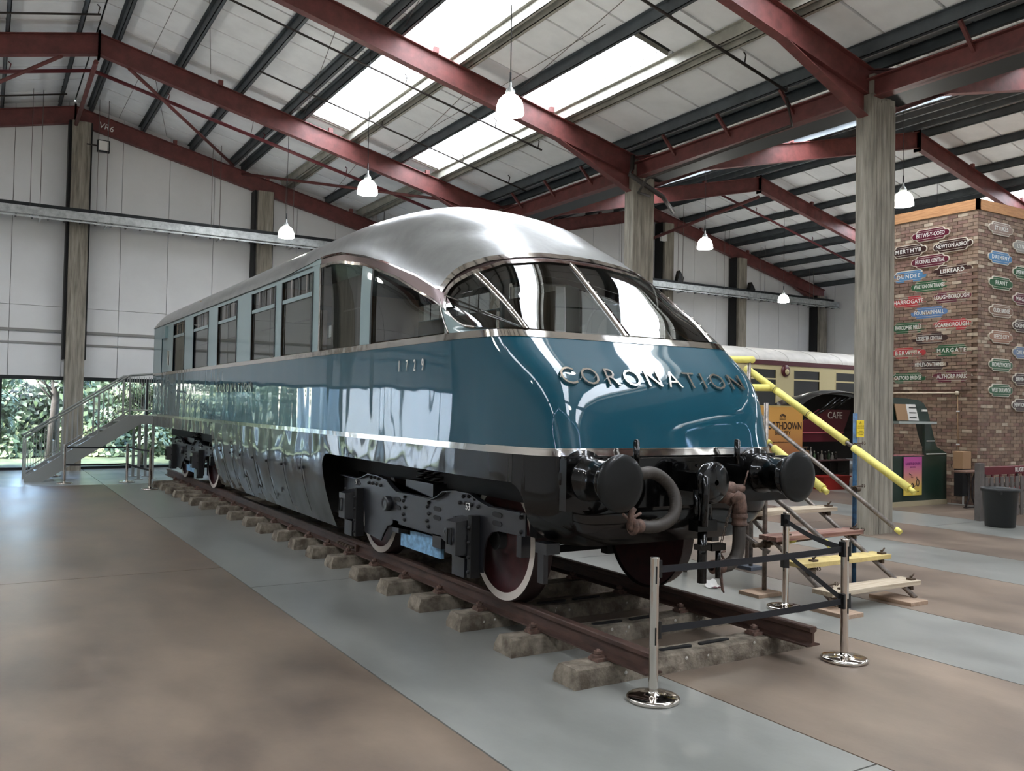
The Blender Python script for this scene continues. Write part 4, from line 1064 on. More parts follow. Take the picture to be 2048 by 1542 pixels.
# ---- bogies
def plate_outline(y0):
    # y measured from the front wheel centre (2.03); outline mirrored about bogie centre
    top = [(-.62, 1.055), (-.15, 1.05), (.0, 1.075), (.18, 1.125), (.45, 1.125), (.68, 1.10), (.78, 1.05), (.92, 1.005), (1.3, 1.01)]
    top = top+[(2.59-y, z) for y, z in reversed(top)]
    bot = [(-.62, .88), (-.22, .87), (-.12, .85), (-.04, .79), (.0, .70), (.02, .50), (.46, .47), (.52, .55), (.62, .64), (.80, .69), (1.25, .68)]
    bot = bot+[(2.59-y, z) for y, z in reversed(bot)]
    return [(y0+y, z) for y, z in top]+[(y0+y, z) for y, z in reversed(bot)]
def make_bogie(yfront):
    # local: front wheel centre at yfront, rear at +2.59
    B = empty('bogie', (OX*0, yfront+1.3, RT)); adopt(B, car)
    wr = .505; wz = RT+wr-.012
    for yw in (yfront, yfront+2.59):
        for s in (-1, 1):
            x0 = s*.70; x1 = s*.825
            w_ = MB().lathe((s*.68, yw, wz), (s, 0, 0), [(0, wr+.02), (.03, wr+.02), (.035, wr), (.13, wr-.004), (.145, wr-.02), (.146, wr-.075)], 56).build('tread', TREAD, B)
            MB().lathe((s*.826, yw, wz), (s, 0, 0), [(0, wr-.012), (.002, wr-.012), (.003, wr-.075), (0, wr-.075)], 56, False).build('white_rim', TYRE, B)
            MB().lathe((s*.80, yw, wz), (s, 0, 0), [(0.02, wr-.074), (-.02, wr-.10), (-.04, .28), (-.02, .12), (.02, .11), (.03, .07), (.03, .001)], 48).lathe((s*.70, yw, wz), (-s, 0, 0), [(0, wr), (.0, .001)], 40).build('wheel_disc', WHEELM, B)
        MB().tube([(-.9, yw, wz), (.9, yw, wz)], .08, 16).build('axle', UNDER, B)
    for s in (-1, 1):
        xa, xb = (s*.985, s*1.0) if s > 0 else (s*1.0, s*.985)
        poly = plate_outline(yfront)
        me = bpy.data.meshes.new('side_frame'); bm = bmesh.new()
        vs = [bm.verts.new((xa, y, z)) for y, z in poly]; fcs = bm.faces.new(vs)
        r_ = bmesh.ops.triangulate(bm, faces=[fcs]); ext = bmesh.ops.extrude_face_region(bm, geom=bm.faces[:])
        bmesh.ops.translate(bm, vec=(xb-xa, 0, 0), verts=[g for g in ext['geom'] if isinstance(g, bmesh.types.BMVert)])
        bmesh.ops.recalc_face_normals(bm, faces=bm.faces); bm.to_mesh(me); bm.free(); me.materials.append(BOGIE)
        fo = bpy.data.objects.new('side_frame', me); C.objects.link(fo); adopt(fo, B)
        # top flange lip
        top = poly[:18]
        fl_ = MB(); rows = [[(xb if s > 0 else xa, y, z) for y, z in top], [((xb if s > 0 else xa)+s*.05, y, z) for y, z in top], [((xb if s > 0 else xa)+s*.05, y, z+.008) for y, z in top], [(xb if s > 0 else xa, y, z+.01) for y, z in top]]
        fl_.grid(rows, False).build('frame_flange', BOGIE, B)
        xo_ = s*1.003
        holes = [(yfront-.2, 1.0), (yfront-.2, .93), (yfront+.86, .93), (yfront+.86, .85)]; holes += [(2*(yfront+1.295)-y, z) for y, z in holes]
        hb = MB()
        def rivet(y, z, r=.018): 
            return MB().lathe((xo_, y, z), (s, 0, 0), [(0, r), (.012, r*.8), (.018, r*.3), (.019, .001)], 8)
        for (y, z) in holes:
            pts = []
            for j in range(12):
                a = 2*PI*j/12; pts.append((y+math.cos(a)*.045+(.03 if math.cos(a) > 0 else -.03), z+math.sin(a)*.022))
            MB().prism(pts, 'x', min(xo_, xo_+s*.002), max(xo_, xo_+s*.002)).build('frame_hole', UNDER, B)
        riv = []
        for yc in (yfront+.27, yfront+2.32):
            riv += [(yc-.10, 1.09), (yc, 1.10), (yc+.10, 1.09), (yc-.16, 1.03), (yc+.16, 1.03), (yc-.05, 1.035), (yc+.05, 1.035)]
        for yc in (yfront+1.03, yfront+1.56):
            riv += [(yc, .97), (yc+.03, .93), (yc, .87), (yc+.03, .80), (yc, .75)]
        riv += [(yfront-.56, 1.02), (yfront-.56, .91), (yfront+3.15, 1.02), (yfront+3.15, .91)]
        rm_ = rivet(0, 0).mesh('rivet', UNDER)
        for (y, z) in riv: inst('rivet', rm_, (0, y, z), B)
        MB().lathe((xo_, yfront+1.93, .87), (s, 0, 0), [(0, .075), (.05, .075), (.06, .06), (.05, .05), (.055, .02), (.055, .001)], 24).build('centre_boss', BOGIE, B)
        for yc, d in ((yfront+.40, 1), (yfront+2.59+.40-.08, 1)):
            yc = yfront+.27 if yc < yfront+1 else yfront+2.86-.04
            # axlebox: tapered front, cover, horn guides, oil lid
            X0, X1 = s*.99, s*1.17
            ab = MB().add([(X0, yc-.13, .62), (X0, yc+.13, .62), (X0, yc+.13, .93), (X0, yc-.13, .93), (X1, yc-.09, .63), (X1, yc+.09, .63), (X1, yc+.09, .90), (X1, yc-.09, .90)],
                          [(0, 1, 2, 3), (7, 6, 5, 4), (0, 4, 5, 1), (1, 5, 6, 2), (2, 6, 7, 3), (3, 7, 4, 0)]).build('axlebox', BOGIE, B)
            MB().tube([(X1+s*.01, yc-.04, .86), (X1+s*.02, yc-.04, .70), (X1+s*.02, yc+.04, .70), (X1+s*.01, yc+.04, .86), (X1+s*.01, yc-.04, .86)], .008, 6).build('cover_clasp', BOGIE, ab) if False else MB().tube([(X1+s*.012, yc-.035, .84), (X1+s*.012, yc-.035, .71), (X1+s*.012, yc+.035, .71), (X1+s*.012, yc+.035, .84), (X1+s*.012, yc-.035, .84)], .008, 6).build('cover_clasp', UNDER, B)
            boxes('horn_guide', UNDER, B, [(min(X0, X0+s*.09), max(X0, X0+s*.09), yc-.19, yc-.13, .45, .96), (min(X0, X0+s*.07), max(X0, X0+s*.07), yc+.13, yc+.17, .47, .92)])
            MB().box(min(X0, X0+s*.10), max(X0, X0+s*.10), yc-.10, yc+.12, .44, .60).build('horn_stay', BOGIE, B)
            MB().tube([(X0, yc+.21, .78), (X0+s*.1, yc+.21, .78)], .03, 8).lathe((X0+s*.1, yc+.21, .78), (s, 0, 0), [(0, .045), (.015, .045), (.02, .02)], 8, False).build('oil_cap', BOGIE, B)
            for z in (.5, .62, .74, .86): inst('rivet', rm_, (s*.08, yc-.16, z), B)
        # equaliser, springs, brake gear, pale cover between wheels
        MB().box(min(s*.93, s*.965), max(s*.93, s*.965), yfront+.85, yfront+1.72, .48, .60).box(min(s*.93, s*.965), max(s*.93, s*.965), yfront+1.0, yfront+1.5, .60, .66).build('pale_cover', BLUEBOX, B)
        boxes('bracket', BOGIE, B, [(min(s*.90, s*1.0), max(s*.90, s*1.0), yfront+.78, yfront+.95, .58, .70), (min(s*.90, s*1.0), max(s*.90, s*1.0), yfront+1.70, yfront+1.85, .60, .72)])
        for yc in (yfront-.55, yfront+3.14):
            MB().box(min(s*.94, s*1.02), max(s*.94, s*1.02), yc-.05, yc+.02, .72, .88).build('hanger', BOGIE, B)
        text('frame_number', '53', .085, WHITE, (s*1.013, yfront+.27, 1.0+.012), (PI/2, 0, -PI/2 if s < 0 else PI/2), B, extrude=.001)
        text('frame_number', '9', .085, WHITE, (s*1.013, yfront+2.86-.04, 1.0+.012), (PI/2, 0, -PI/2 if s < 0 else PI/2), B, extrude=.001)
    boxes('bolster', UNDER, B, [(-.95, .95, yfront+.95, yfront+1.65, .72, .98), (-.85, .85, yfront-.55, yfront-.45, .85, .98), (-.85, .85, yfront+3.05, yfront+3.15, .85, .98)])
    boxes('side_bearer', BOGIE, B, [(-.98, -.7, yfront+1.0, yfront+1.6, .98, 1.14), (.7, .98, yfront+1.0, yfront+1.6, .98, 1.14)])
    MB().lathe((0, yfront+1.3, 1.0), (0, 0, 1), [(0, .3), (.33, .3)], 20).build('centre_pivot', BOGIE, B)
    for s in (-1, 1):
        for yc in (yfront+1.12, yfront+1.30, yfront+1.48):
            pts = [(s*.86+.05*math.cos(t), yc+.05*math.sin(t), .98+.28*t/(10*PI)) for t in [10*PI*j/60 for j in range(61)]]
            MB().tube(pts, .012, 6).build('coil_spring', BOGIE, B)
    for yc in (yfront+.62, yfront+1.97):
        MB().box(-.8, -.7, yc-.05, yc+.05, .45, .95).box(.7, .8, yc-.05, yc+.05, .45, .95).box(-.8, .8, yc-.03, yc+.03, .5, .56).build('brake_gear', UNDER, B)
    return B
make_bogie(2.03)
make_bogie(12.45)
# steps and brackets under the front corner
MB().box(-.98, -.86, 1.15, 1.30, .78, .86).box(-.97, -.93, 1.2, 1.28, .56, .8).build('sand_bracket', BOGIE, car)

# ================================================================ BARRIER POSTS
def stanchion(x, y, label, h=.91, group=None, slot=(0, -1)):
    o = empty('barrier_post', (x, y, 0)); tag(o, label, 'barrier post', group)
    MB().lathe((x, y, 0), (0, 0, 1), [(0, .165), (.004, .170), (.018, .172), (.026, .168), (.032, .155), (.042, .09), (.048, .034), (.06, .030)], 48).build('base', CHROME, o)
    MB().lathe((x, y, .05), (0, 0, 1), [(0, .030), (h-.06, .030), (h-.055, .032), (h-.05, .032), (h-.048, .028), (h-.045, .001)], 28).build('pole', CHROME, o)
    d = Vector((slot[0], slot[1], 0)).normalized()
    for z in (h-.11, h-.50):
        p = Vector((x, y, z))+d*.0305
        MB().obox(p-Vector((0, 0, .055)), p+Vector((0, 0, .055)), .010, .006, up=d).build('belt_slot', BLKPL, o)
    return o
S1 = (-.807, .154); S2 = (1.065, .16); S3 = (2.02, 1.56)
tag(stanchion(*S1, 'chrome barrier post with round foot standing before the near rail end', slot=(-.35, -.94)), group='chrome barrier posts')
tag(stanchion(*S2, 'chrome barrier post with round foot right of the cut rail end'), group='chrome barrier posts')
tag(stanchion(*S3, 'chrome barrier post leaning behind the track by the scaffold stair', slot=(-1, -.2)), group='chrome barrier posts')
def belt(a, b, z0, z1, label, sag=.01, h=.045):
    a = Vector((*a, z0)); b = Vector((*b, z1)); d = (b-a); dn = Vector((d.x, d.y, 0)).normalized(); a += dn*.031; b -= dn*.031
    nrm = Vector((dn.y, -dn.x, 0)); rows = []
    for k in (-.5, .5):
        for off in (0,):
            rows.append([a+(b-a)*i/20+Vector((0, 0, k*h-sag*4*(i/20)*(1-i/20))) for i in range(21)])
    r2 = [[p+nrm*.002 for p in r] for r in rows]
    o = MB().grid([rows[0], rows[1], r2[1], r2[0], rows[0]], False).build('barrier_belt', BELT); tag(o, label, 'belt', 'black barrier belts'); return o
def cassette(x, y, z, dx, dy, o):
    d = Vector((dx, dy, 0)).normalized(); p = Vector((x, y, z))
    MB().obox(p+d*.03-Vector((0, 0, .055)), p+d*.03+Vector((0, 0, .055)), .05, .022, up=d).build('belt_clip', BLKPL, o)
belt(S1, S2, .83, .835, 'upper black belt between the two chrome posts before the track')
belt(S1, S2, .445, .445, 'lower black belt between the two chrome posts before the track')
belt(S3, S2, .83, .835, 'upper black belt from the rear chrome post to the one at the rail end', sag=.03)
belt(S3, S2, .52, .445, 'lower slanting black belt from the rear chrome post to the one at the rail end', sag=.0)
for o in [o for o in C.objects if o.name.startswith('barrier_post')]:
    x, y = o.location.x, o.location.y
    dirs = [(-1, 0), (1, 0)] if x > 0 else [(1, .0)]
    if x > 1.5: dirs = [(-.6, -.8), (-1, .2)]
    for z in (.835, .445):
        for d in dirs: cassette(x, y, z, d[0], d[1], o)
FS = [(-2.92, 17.2), (-1.66, 17.2), (-1.46, 15.35), (-3.0, 19.4)]
for p, lb in zip(FS, ('left one of the row before the far steel stair', 'middle one before the far steel stair', 'at the far end of the track beside the last sleepers', 'behind the others under the far steel stair')):
    tag(stanchion(*p, 'small chrome barrier post, %s' % lb, h=.87), group='far barrier posts')
belt(FS[0], FS[1], .80, .80, 'upper belt of the far barrier before the steel stair', h=.04); belt(FS[0], FS[1], .42, .42, 'lower belt of the far barrier before the steel stair', h=.04)
belt(FS[1], FS[2], .80, .80, 'upper belt of the far barrier running to the track end', h=.04); belt(FS[1], FS[2], .42, .40, 'lower belt of the far barrier running to the track end', h=.04)

# ================================================================ FAR_DAYLIT STEEL STAIR
st = empty('steel_stair', (-2.4, 18.5, 0)); tag(st, 'grey galvanised steel stair with railings climbing to the far end of the carriage', 'staircase')
xa, xb, zb = -3.55, -1.55, 1.42
for y in (17.9, 19.0):
    MB().prism([(xa-.1, 0), (xa+.25, 0), (xb+.25, zb-.12), (xb+.25, zb+.08), (xb-.02, zb+.08), (xa-.1, .12)], 'y', y-.02, y+.02).build('stringer', STAIRG, st)
    MB().prism([(xb+.25, zb-.12), (xb+1.0, zb-.12), (xb+1.0, zb+.08), (xb+.25, zb+.08)], 'y', y-.02, y+.02).build('landing_beam', STAIRG, st)
    nb = 22
    hz = lambda X: (zb*(X-xa)/(xb-xa) if X < xb else zb)+.1
    tb = MB().tube([(xa-.12, y, 1.0), (xb, y, zb+1.02), (xb+.95, y, zb+1.12)], .022, 8); tb.build('handrail', STAIRG, st)
    MB().tube([(xa-.08, y, .2), (xb, y, zb+.2), (xb+.9, y, zb+.2)], .012, 6).build('lower_rail', STAIRG, st)
    bal = MB().box(-.006, .006, -.006, .006, 0, .82).mesh('baluster', STAIRG)
    for i in range(nb+6):
        X = xa-.05+.107*i
        inst('baluster', bal, (X, y, hz(X)+.08), st)
    for X in (xa-.1, xa+.62, xa+1.35, xb, xb+.92):
        MB().box(X-.018, X+.018, y-.03, y+.01, max(0, hz(X)-.15), hz(X)+.92).build('post', STAIRG, st)
tread = MB().box(-.13, .13, -.53, .53, -.03, 0).mesh('tread', STAIRG)
for i in range(7):
    t = (i+.7)/7.4; inst('tread', tread, (xa+(xb-xa)*t+.05, 18.45, .08+zb*t), st)
MB().box(xb+.05, xb+1.0, 17.9, 19.0, zb+.04, zb+.08).build('landing', STAIRG, st)
MB().box(xb+.55, xb+.96, 17.86, 17.88, zb+.1, zb+1.15).build('side_plate', STAIRG, st)
for (X, Y) in ((-1.0, 18.0), (-1.02, 18.9), (-1.3, 18.0), (-1.3, 18.9)):
    MB().box(X-.03, X+.03, Y-.03, Y+.03, 0, zb).box(X-.09, X+.09, Y-.09, Y+.09, 0, .012).build('landing_leg', STAIRG, st)

# ================================================================ SCAFFOLD STAIR ON THE RIGHT
sc = empty('scaffold_stair', (2.95, 2.2, 0)); tag(sc, 'scaffold tube stair with timber treads and yellow foam handrails beside the carriage', 'staircase')
XL_, XR_ = 2.4, 3.45
slope = .624
def zs(y): return .03+(y-1.20)*slope
def tubeo(nm, a, b, r=.024, m=TUBE, par=sc): return MB().tube([a, b], r, 12).build(nm, m, par)
for x, y0 in ((XL_, 1.27), (XR_, 1.17)):
    y0 = y0; tubeo('stringer', (x, y0, .04), (x, 4.1, zs(4.1)+.03))
tcol = [WOOD, WOODY, WOODR, WOOD, WOOD, WOOD, WOOD, WOOD, WOOD]
for i in range(8):
    y = 1.26+.335*i; z = zs(y)+.085
    m = tcol[i] if i < len(tcol) else WOOD
    lab = ['bare weathered', 'yellow painted', 'red stained'] 
    t = MB().bbox(XL_-.16, XR_+.13, y-.06, y+.17, z, z+.045, .004).build('tread', m, sc)
    if i in (1, 2): t['label'] = '%s timber tread' % lab[i]
    for x in (XL_, XR_):
        tubeo('tread_tube', (x-.02, y+.03, z-.03), (x+.1, y+.03, z-.03), .02, CLAMP)
        MB().lathe((x+.05, y+.0, z-.0), (0, 0, 1), [(-.05, .03), (.05, .026), (.055, .012), (.085, .010)], 8, False).box(x+.02, x+.09, y-.03, y+.03, z+.045, z+.062).tube([(x+.05, y, z+.06), (x+.075, y-.02, z+.11)], .008, 6).build('clamp', CLAMP, sc)
def sleeve(a, b, r=.042, seg=.62):
    a = Vector(a); b = Vector(b); L_ = (b-a).length; d = (b-a)/L_; n = max(1, round(L_/seg)); 
    for i in range(n):
        p = a+d*L_*i/n; q = a+d*(L_*(i+1)/n-.006)
        MB().tube([p, q], r, 16).build('foam_sleeve', YELLOW, sc)
        if i: MB().tube([p+d*.02, p+d*.026], r+.002, 16).build('tie_band', BLKPL, sc)
XO = 3.6
ra = Vector((XO, 1.35, 1.10)); rb_ = Vector((XO, 3.6, 2.40)); dd = (rb_-ra).normalized()
MB().tube([ra-dd*.06, rb_], .022, 12).build('handrail_tube', TUBE, sc)
sleeve(ra, ra+dd*.78); sleeve(ra+dd*.88, rb_)
MB().tube([ra-dd*.07, ra-dd*.0], .027, 12).build('end_cap', YELLOW, sc)
ra2 = Vector((XO, 1.47, .655)); rb2 = Vector((XO, 3.5, 1.90))
tubeo('mid_rail', ra2, rb2); MB().tube([ra2-dd*.03, ra2+dd*.03], .028, 12).build('end_cap', YELLOW, sc)
rc = Vector((XL_-.02, 1.43, 1.13)); rd = Vector((XL_-.02, 3.4, 2.28)); d3 = (rd-rc).normalized()
MB().tube([rc-d3*.05, rd], .022, 12).build('handrail_tube', TUBE, sc); sleeve(rc, rc+d3*.72); sleeve(rc+d3*.78, rd); MB().tube([rc-d3*.06, rc], .027, 12).build('end_cap', YELLOW, sc)
re_ = Vector((XL_-.02, 1.36, .61)); rf = Vector((XL_-.02, 3.3, 1.72)); tubeo('mid_rail', re_, rf); MB().tube([re_-d3*.02, re_+d3*.05], .028, 12).build('end_cap', YELLOW, sc)
# uprights
tubeo('upright', (XO+.05, 2.04, 0), (XO+.05, 2.04, 1.86), .024, TUBEB)
tubeo('upright', (XL_-.04, 2.13, .02), (XL_-.04, 2.13, 1.95), .024)
for (x, y, h) in ((3.3, 3.2, 1.3), (2.5, 4.3, 1.4), (3.55, 3.5, 2.5), (2.45, 3.4, 2.4), (3.5, 4.6, 1.4)): tubeo('upright', (x, y, 0), (x, y, h))
sleeve((2.3, 3.5, 2.46), (3.62, 3.5, 2.50)); sleeve((2.3, 3.3, 2.13), (3.65, 3.2, 2.15))
tubeo('ledger', (2.2, 2.13, .50), (3.75, 2.08, .56), .024, CLAMP)
tubeo('ledger', (2.1, 2.6, .93), (2.1, 4.4, 1.0)); tubeo('brace', (2.2, 3.2, .95), (2.5, 2.2, .05+.35))
MB().tube([(2.62, 2.05, .55), (2.70, 2.05, .555)], .045, 14).build('end_cap', YELLOW, sc)
for p in ((XO+.05, 2.04, 1.50), (XO+.05, 2.04, 1.035), (XO+.05, 2.04, .56), (XL_-.04, 2.13, .50), (XL_-.04, 2.13, 1.05), (XL_+.1, 2.12, .52), (XL_+.18, 2.12, .53), (XL_+.02, 1.62, .30), (XL_+.03, 1.42, .19)):
    x, y, z = p
    MB().lathe((x, y, z-.03), (0, 0, 1), [(0, .032), (.005, .038), (.055, .038), (.06, .03)], 12, False).lathe((x-.02, y-.045, z), (1, 0, 0), [(-.03, .03), (.03, .03)], 10).tube([(x-.06, y-.04, z+.03), (x+.07, y-.05, z+.035)], .010, 6).lathe((x+.07, y-.05, z+.035), (1, 0, 0), [(0, .02), (.02, .02)], 6, False).build('clamp', CLAMP, sc)
MB().box(2.2, 3.7, 3.5, 4.7, 1.36, 1.41).build('platform_board', WOOD, sc)
# sign hung on the blue upright
sgn = empty('warning_sign', (XO+.08, 2.0, 1.6)); tag(sgn, 'yellow hazard notice with a warning triangle on the blue scaffold upright', 'sign')
YS = mat('yellow sign board', (226, 196, 48), rough=.5)
MB().bbox(XO+.035, XO+.155, 2.005, 2.012, 1.60, 1.785, .002).build('board', YS, sgn)
cxs = XO+.095
MB().prism([(cxs-.018, 1.745), (cxs+.018, 1.745), (cxs, 1.775)], 'y', 2.003, 2.006).build('triangle', BLKPL, sgn); MB().prism([(cxs-.012, 1.7485), (cxs+.012, 1.7485), (cxs, 1.769)], 'y', 2.0015, 2.0045).build('triangle_inner', YS, sgn)
for i, (tx, z, s_) in enumerate((('!', 1.757, .018), ('MIND YOUR STEP', 1.722, .0135), ('UNEVEN SURFACES', 1.70, .0125), ('CAUTION', 1.665, .012), ('KEEP TO HANDRAILS', 1.645, .0115), ('AT ALL TIMES', 1.627, .0115))):
    text('lettering', tx, s_, BLKPL, (cxs, 2.0005, z), (PI/2, 0, 0), sgn, extrude=.0005)
# foot boards
def board(nm, x0, x1, y0, y1, m, label, rz=0.0):
    o = MB().bbox(x0, x1, y0, y1, 0, .038, .004).build(nm, m); tag(o, label, 'board', 'timber foot boards of the scaffold'); return o
board('foot_board', 2.17, 2.42, 1.0, 1.46, WOODF, 'pale timber board under the left foot of the scaffold stair')
board('foot_board', 3.2, 3.47, 1.05, 1.52, WOODF, 'timber board under the right foot of the scaffold stair')
board('foot_board', 2.12, 2.45, 1.98, 2.25, WOODF, 'timber board under the left upright behind the rear chrome post')
board('foot_board', 3.2, 3.4, 3.1, 3.6, mat('blue grey board', (92, 100, 112), rough=.8), 'blue grey board on the floor behind the hoses of the carriage')
board('foot_board', 2.3, 2.75, 3.9, 4.15, WOODF, 'small timber board under the carriage side, seen past the wheel')
o = empty('crumpled_leaflet', (2.1, 2.6, 0)); tag(o, 'small crumpled white leaflet lying on the floor beside the far rail', 'paper')
rows = []
for i in range(7):
    rows.append([(2.02+.17*j/8+.02*i/6, 2.55+.12*i/6, .008+.012*math.sin(j*1.3)*math.cos(i*.9)+(.03 if i > 4 else 0)*(i-4)) for j in range(9)])
MB().grid(rows).build('sheet', PAPER, o)
MB().lathe((2.10, 2.56, .006), (0, 0, 1), [(0, .03), (.006, .026), (.012, .002)], 9).lathe((2.15, 2.55, .006), (0, 0, 1), [(0, .02), (.006, .016), (.010, .002)], 9).build('dark_stain', mat('dark red scrap', (86, 36, 42)), o)

# ================================================================ CREAM COACH AT THE BACK RIGHT
YC = 13.4
co = empty('cream_coach', (16, YC+1.35, 0)); tag(co, 'cream and maroon railway coach with a pale grey roof behind the concrete column', 'railway coach')
x0c, x1c = 9.6, 26.0
secr = [(YC+2.7, 3.36)]+[(YC+1.35+1.36*math.cos(a), 3.36+.46*math.sin(a)) for a in [PI*j/16 for j in range(17)]]+[(YC-.01, 3.36)]
prof = [(YC+1.35-1.37*math.cos(PI*j/18), 3.34+.46*math.sin(PI*j/18)) for j in range(19)]
MB().grid([[(x0c+(x1c-x0c)*k/8, y, z) for (y, z) in prof] for k in range(9)]).build('roof', ROOFW, co, fix=False)
for k in range(1, 14): MB().tube([(x0c+1.2*k, y, z+.003) for (y, z) in prof[:10]], .006, 4).build('roof_seam', mat('roof seam', (186, 182, 174)), co)
MB().box(x0c, x1c, YC-.02, YC+2.72, 3.22, 3.35).build('gutter_band', MAROON, co)
MB().box(x0c, x1c, YC+2.68, YC+2.7, 1.0, 3.3).box(x0c, x0c+.05, YC, YC+2.7, 1.0, 3.5).build('rear_side', MAROON, co)
MB().box(x0c, x1c, YC, YC+.03, 1.0, 1.92).build('lower_side', MAROON, co)
MB().box(x0c, x1c, YC-.004, YC, 1.90, 1.93).build('lining', CREAM, co)
wx = [(10.4, 11.55), (12.25, 13.35), (14.05, 15.1), (15.83, 16.98), (17.7, 18.9), (19.6, 20.8), (21.5, 22.7)]
wz0, wz1 = 1.95, 3.12
prev = x0c; cb = MB()
for (a, b_) in wx: cb.box(prev, a, YC, YC+.03, 1.92, 3.24); prev = b_
cb.box(prev, x1c, YC, YC+.03, 1.92, 3.24)
for (a, b_) in wx: cb.box(a, b_, YC, YC+.03, 3.10, 3.24).box(a, b_, YC, YC+.03, 1.92, 1.99)
cb.build('upper_side', CREAM, co)
for (a, b_) in wx:
    wn = empty('coach_window', ((a+b_)/2, YC, 2.2)); adopt(wn, co)
    MB().box(a, b_, YC+.02, YC+.028, 1.99, 3.10).build('pane', DKGLASS, wn)
    MB().box(a, b_, YC-.004, YC+.02, 2.80, 2.845).box(a-.02, a+.015, YC-.006, YC+.01, 1.97, 3.12).box(b_-.015, b_+.02, YC-.006, YC+.01, 1.97, 3.12).box(a, b_, YC-.006, YC+.01, 3.09, 3.12).build('window_frame', CREAM, wn)
MB().lathe((15.47, YC, 3.07), (0, -1, 0), [(0, .17), (.04, .17), (.07, .12), (.08, .01)], 20).build('side_lamp', MAROON, co); MB().lathe((15.47, YC-.06, 3.04), (0, -1, 0), [(0, .09), (.025, .08), (.03, .01)], 16).build('lamp_lens', CREAM, co)
MB().box(x0c, x1c, YC+.3, YC+2.4, .45, 1.0).build('underframe', UNDER, co)
for X in (11.2, 13.0, 22.5, 24.3):
    for Y in (YC+.62, YC+2.06): MB().lathe((X, Y, .451), (0, 1, 0), [(-.06, .45), (.06, .45), (.065, .3), (.066, .01)], 24).lathe((X, Y-.06, .5), (0, -1, 0), [(0, .45), (.01, .3), (.01, .01)], 24).build('wheel', TREAD, co)

# ================================================================ BAR STAND WITH BLACK HOOD, BANNER
YB = 10.2
hd = empty('bar_hood', (13.6, YB+.6, 0)); tag(hd, 'black rounded hood over a maroon fascia with white CAFE letters, half behind the column', 'hood')
rows = []
for i in range(17):
    a = PI*.97*i/16
    rows.append([(14.2-1.95*math.cos(a)*.95+.0, YB+.2+1.0*j/6, 1.45+.95*math.sin(a)**.8+.06*math.sin(j*.8)) for j in range(7)])
MB().grid(rows).build('hood_shell', BLACK, hd, fix=False)
MB().prism([(12.25, 1.40)]+[(14.2-1.95*math.cos(a), 1.45+.90*math.sin(a)**.8) for a in [PI*.97*i/12 for i in range(1, 12)]]+[(16.1, 1.4)], 'y', YB+.55, YB+.58).build('hood_back', UNDER, hd)
for k in range(4): MB().tube([(12.35+.5*k, YB+.2, 1.5+.15*k), (13.2+.35*k, YB+.05, 1.95+.1*k), (13.9+.2*k, YB+.2, 2.25)], .02, 6).build('fold', BLACK, hd)
MB().prism([(12.3, 1.15), (14.0, 1.15), (14.4, 1.95), (13.2, 1.95), (12.3, 1.5)], 'y', YB+.12, YB+.16).build('fascia', MAROON, hd)
MB().box(12.3, 14.1, YB+.10, YB+.12, 1.36, 1.385).build('fascia_line', mat('pink line', (176, 92, 100)), hd)
text('fascia_lettering', 'CAFE', .24, WHITE, (13.78, YB+.11, 1.80), (PI/2, 0, 0), hd, extrude=.004)
ct = empty('bar_counter', (13.4, YB+.3, 0)); tag(ct, 'dark bar counter with shelves below the black hood', 'counter')
MB().box(12.2, 14.6, YB+.2, YB+.75, .66, .69).build('counter_top', mat('dark pink edge board', (120, 92, 92)), ct)
MB().box(12.2, 14.6, YB+.3, YB+.75, 0, .67).build('counter_front', UNDER, ct)
MB().box(12.2, 15.4, YB+.5, YB+.53, .7, 1.42).build('back_board', UNDER, ct)
MB().box(12.2, 13.1, YB+.35, YB+.38, 1.0, 1.02).build('shelf', mat('shelf edge', (190, 180, 175)), ct)
for k in range(7): MB().box(12.3+k*.3, 12.32+k*.3, YB+.27, YB+.30, .06, .6).build('slat', BLKPL, ct)
MB().box(12.3, 14.4, YB+.24, YB+.27, .33, .36).build('rail', BLKPL, ct)
tb = empty('red_tub', (13.35, YB-.1, 0)); tag(tb, 'bright red tub on the floor before the bar counter', 'tub')
MB().prism([(12.95, .0), (13.75, .0), (13.85, .32), (12.85, .32)], 'y', YB-.3, YB+.1).build('tub_body', mat('red plastic', (146, 36, 30), rough=.4), tb); MB().box(12.83, 13.87, YB-.32, YB+.12, .30, .33).build('rim', mat('red plastic', (0, 0, 0)), tb)
for k, (xx_, lb) in enumerate(((12.72, 'left'), (12.95, 'right'))):
    bg_ = empty('paper_carrier', (xx_, YB+.35, .69)); tag(bg_, 'brown paper bottle carrier on the bar counter, %s one' % lb, 'carrier')
    MB().box(xx_-.09, xx_+.09, YB+.28, YB+.40, .69, .93).build('body', CARD, bg_); MB().tube([(xx_-.06, YB+.34, .93), (xx_-.05, YB+.34, 1.0), (xx_+.05, YB+.34, 1.0), (xx_+.06, YB+.34, .93)], .01, 6).build('grip', CARD, bg_)
BOT = [mat('green bottle glass', (60, 84, 56), rough=.1), mat('clear bottle glass', (170, 168, 160), rough=.1), mat('dark bottle', (40, 28, 24), rough=.1)]
bot_lb = ['tall pale bottle nearest the carriers', 'green bottle beside the pale one', 'short dark bottle', 'pale bottle near the blue upright', 'dark bottle with silver cap', 'green bottle near the blue upright', 'short pale bottle', 'last dark bottle before the upright']
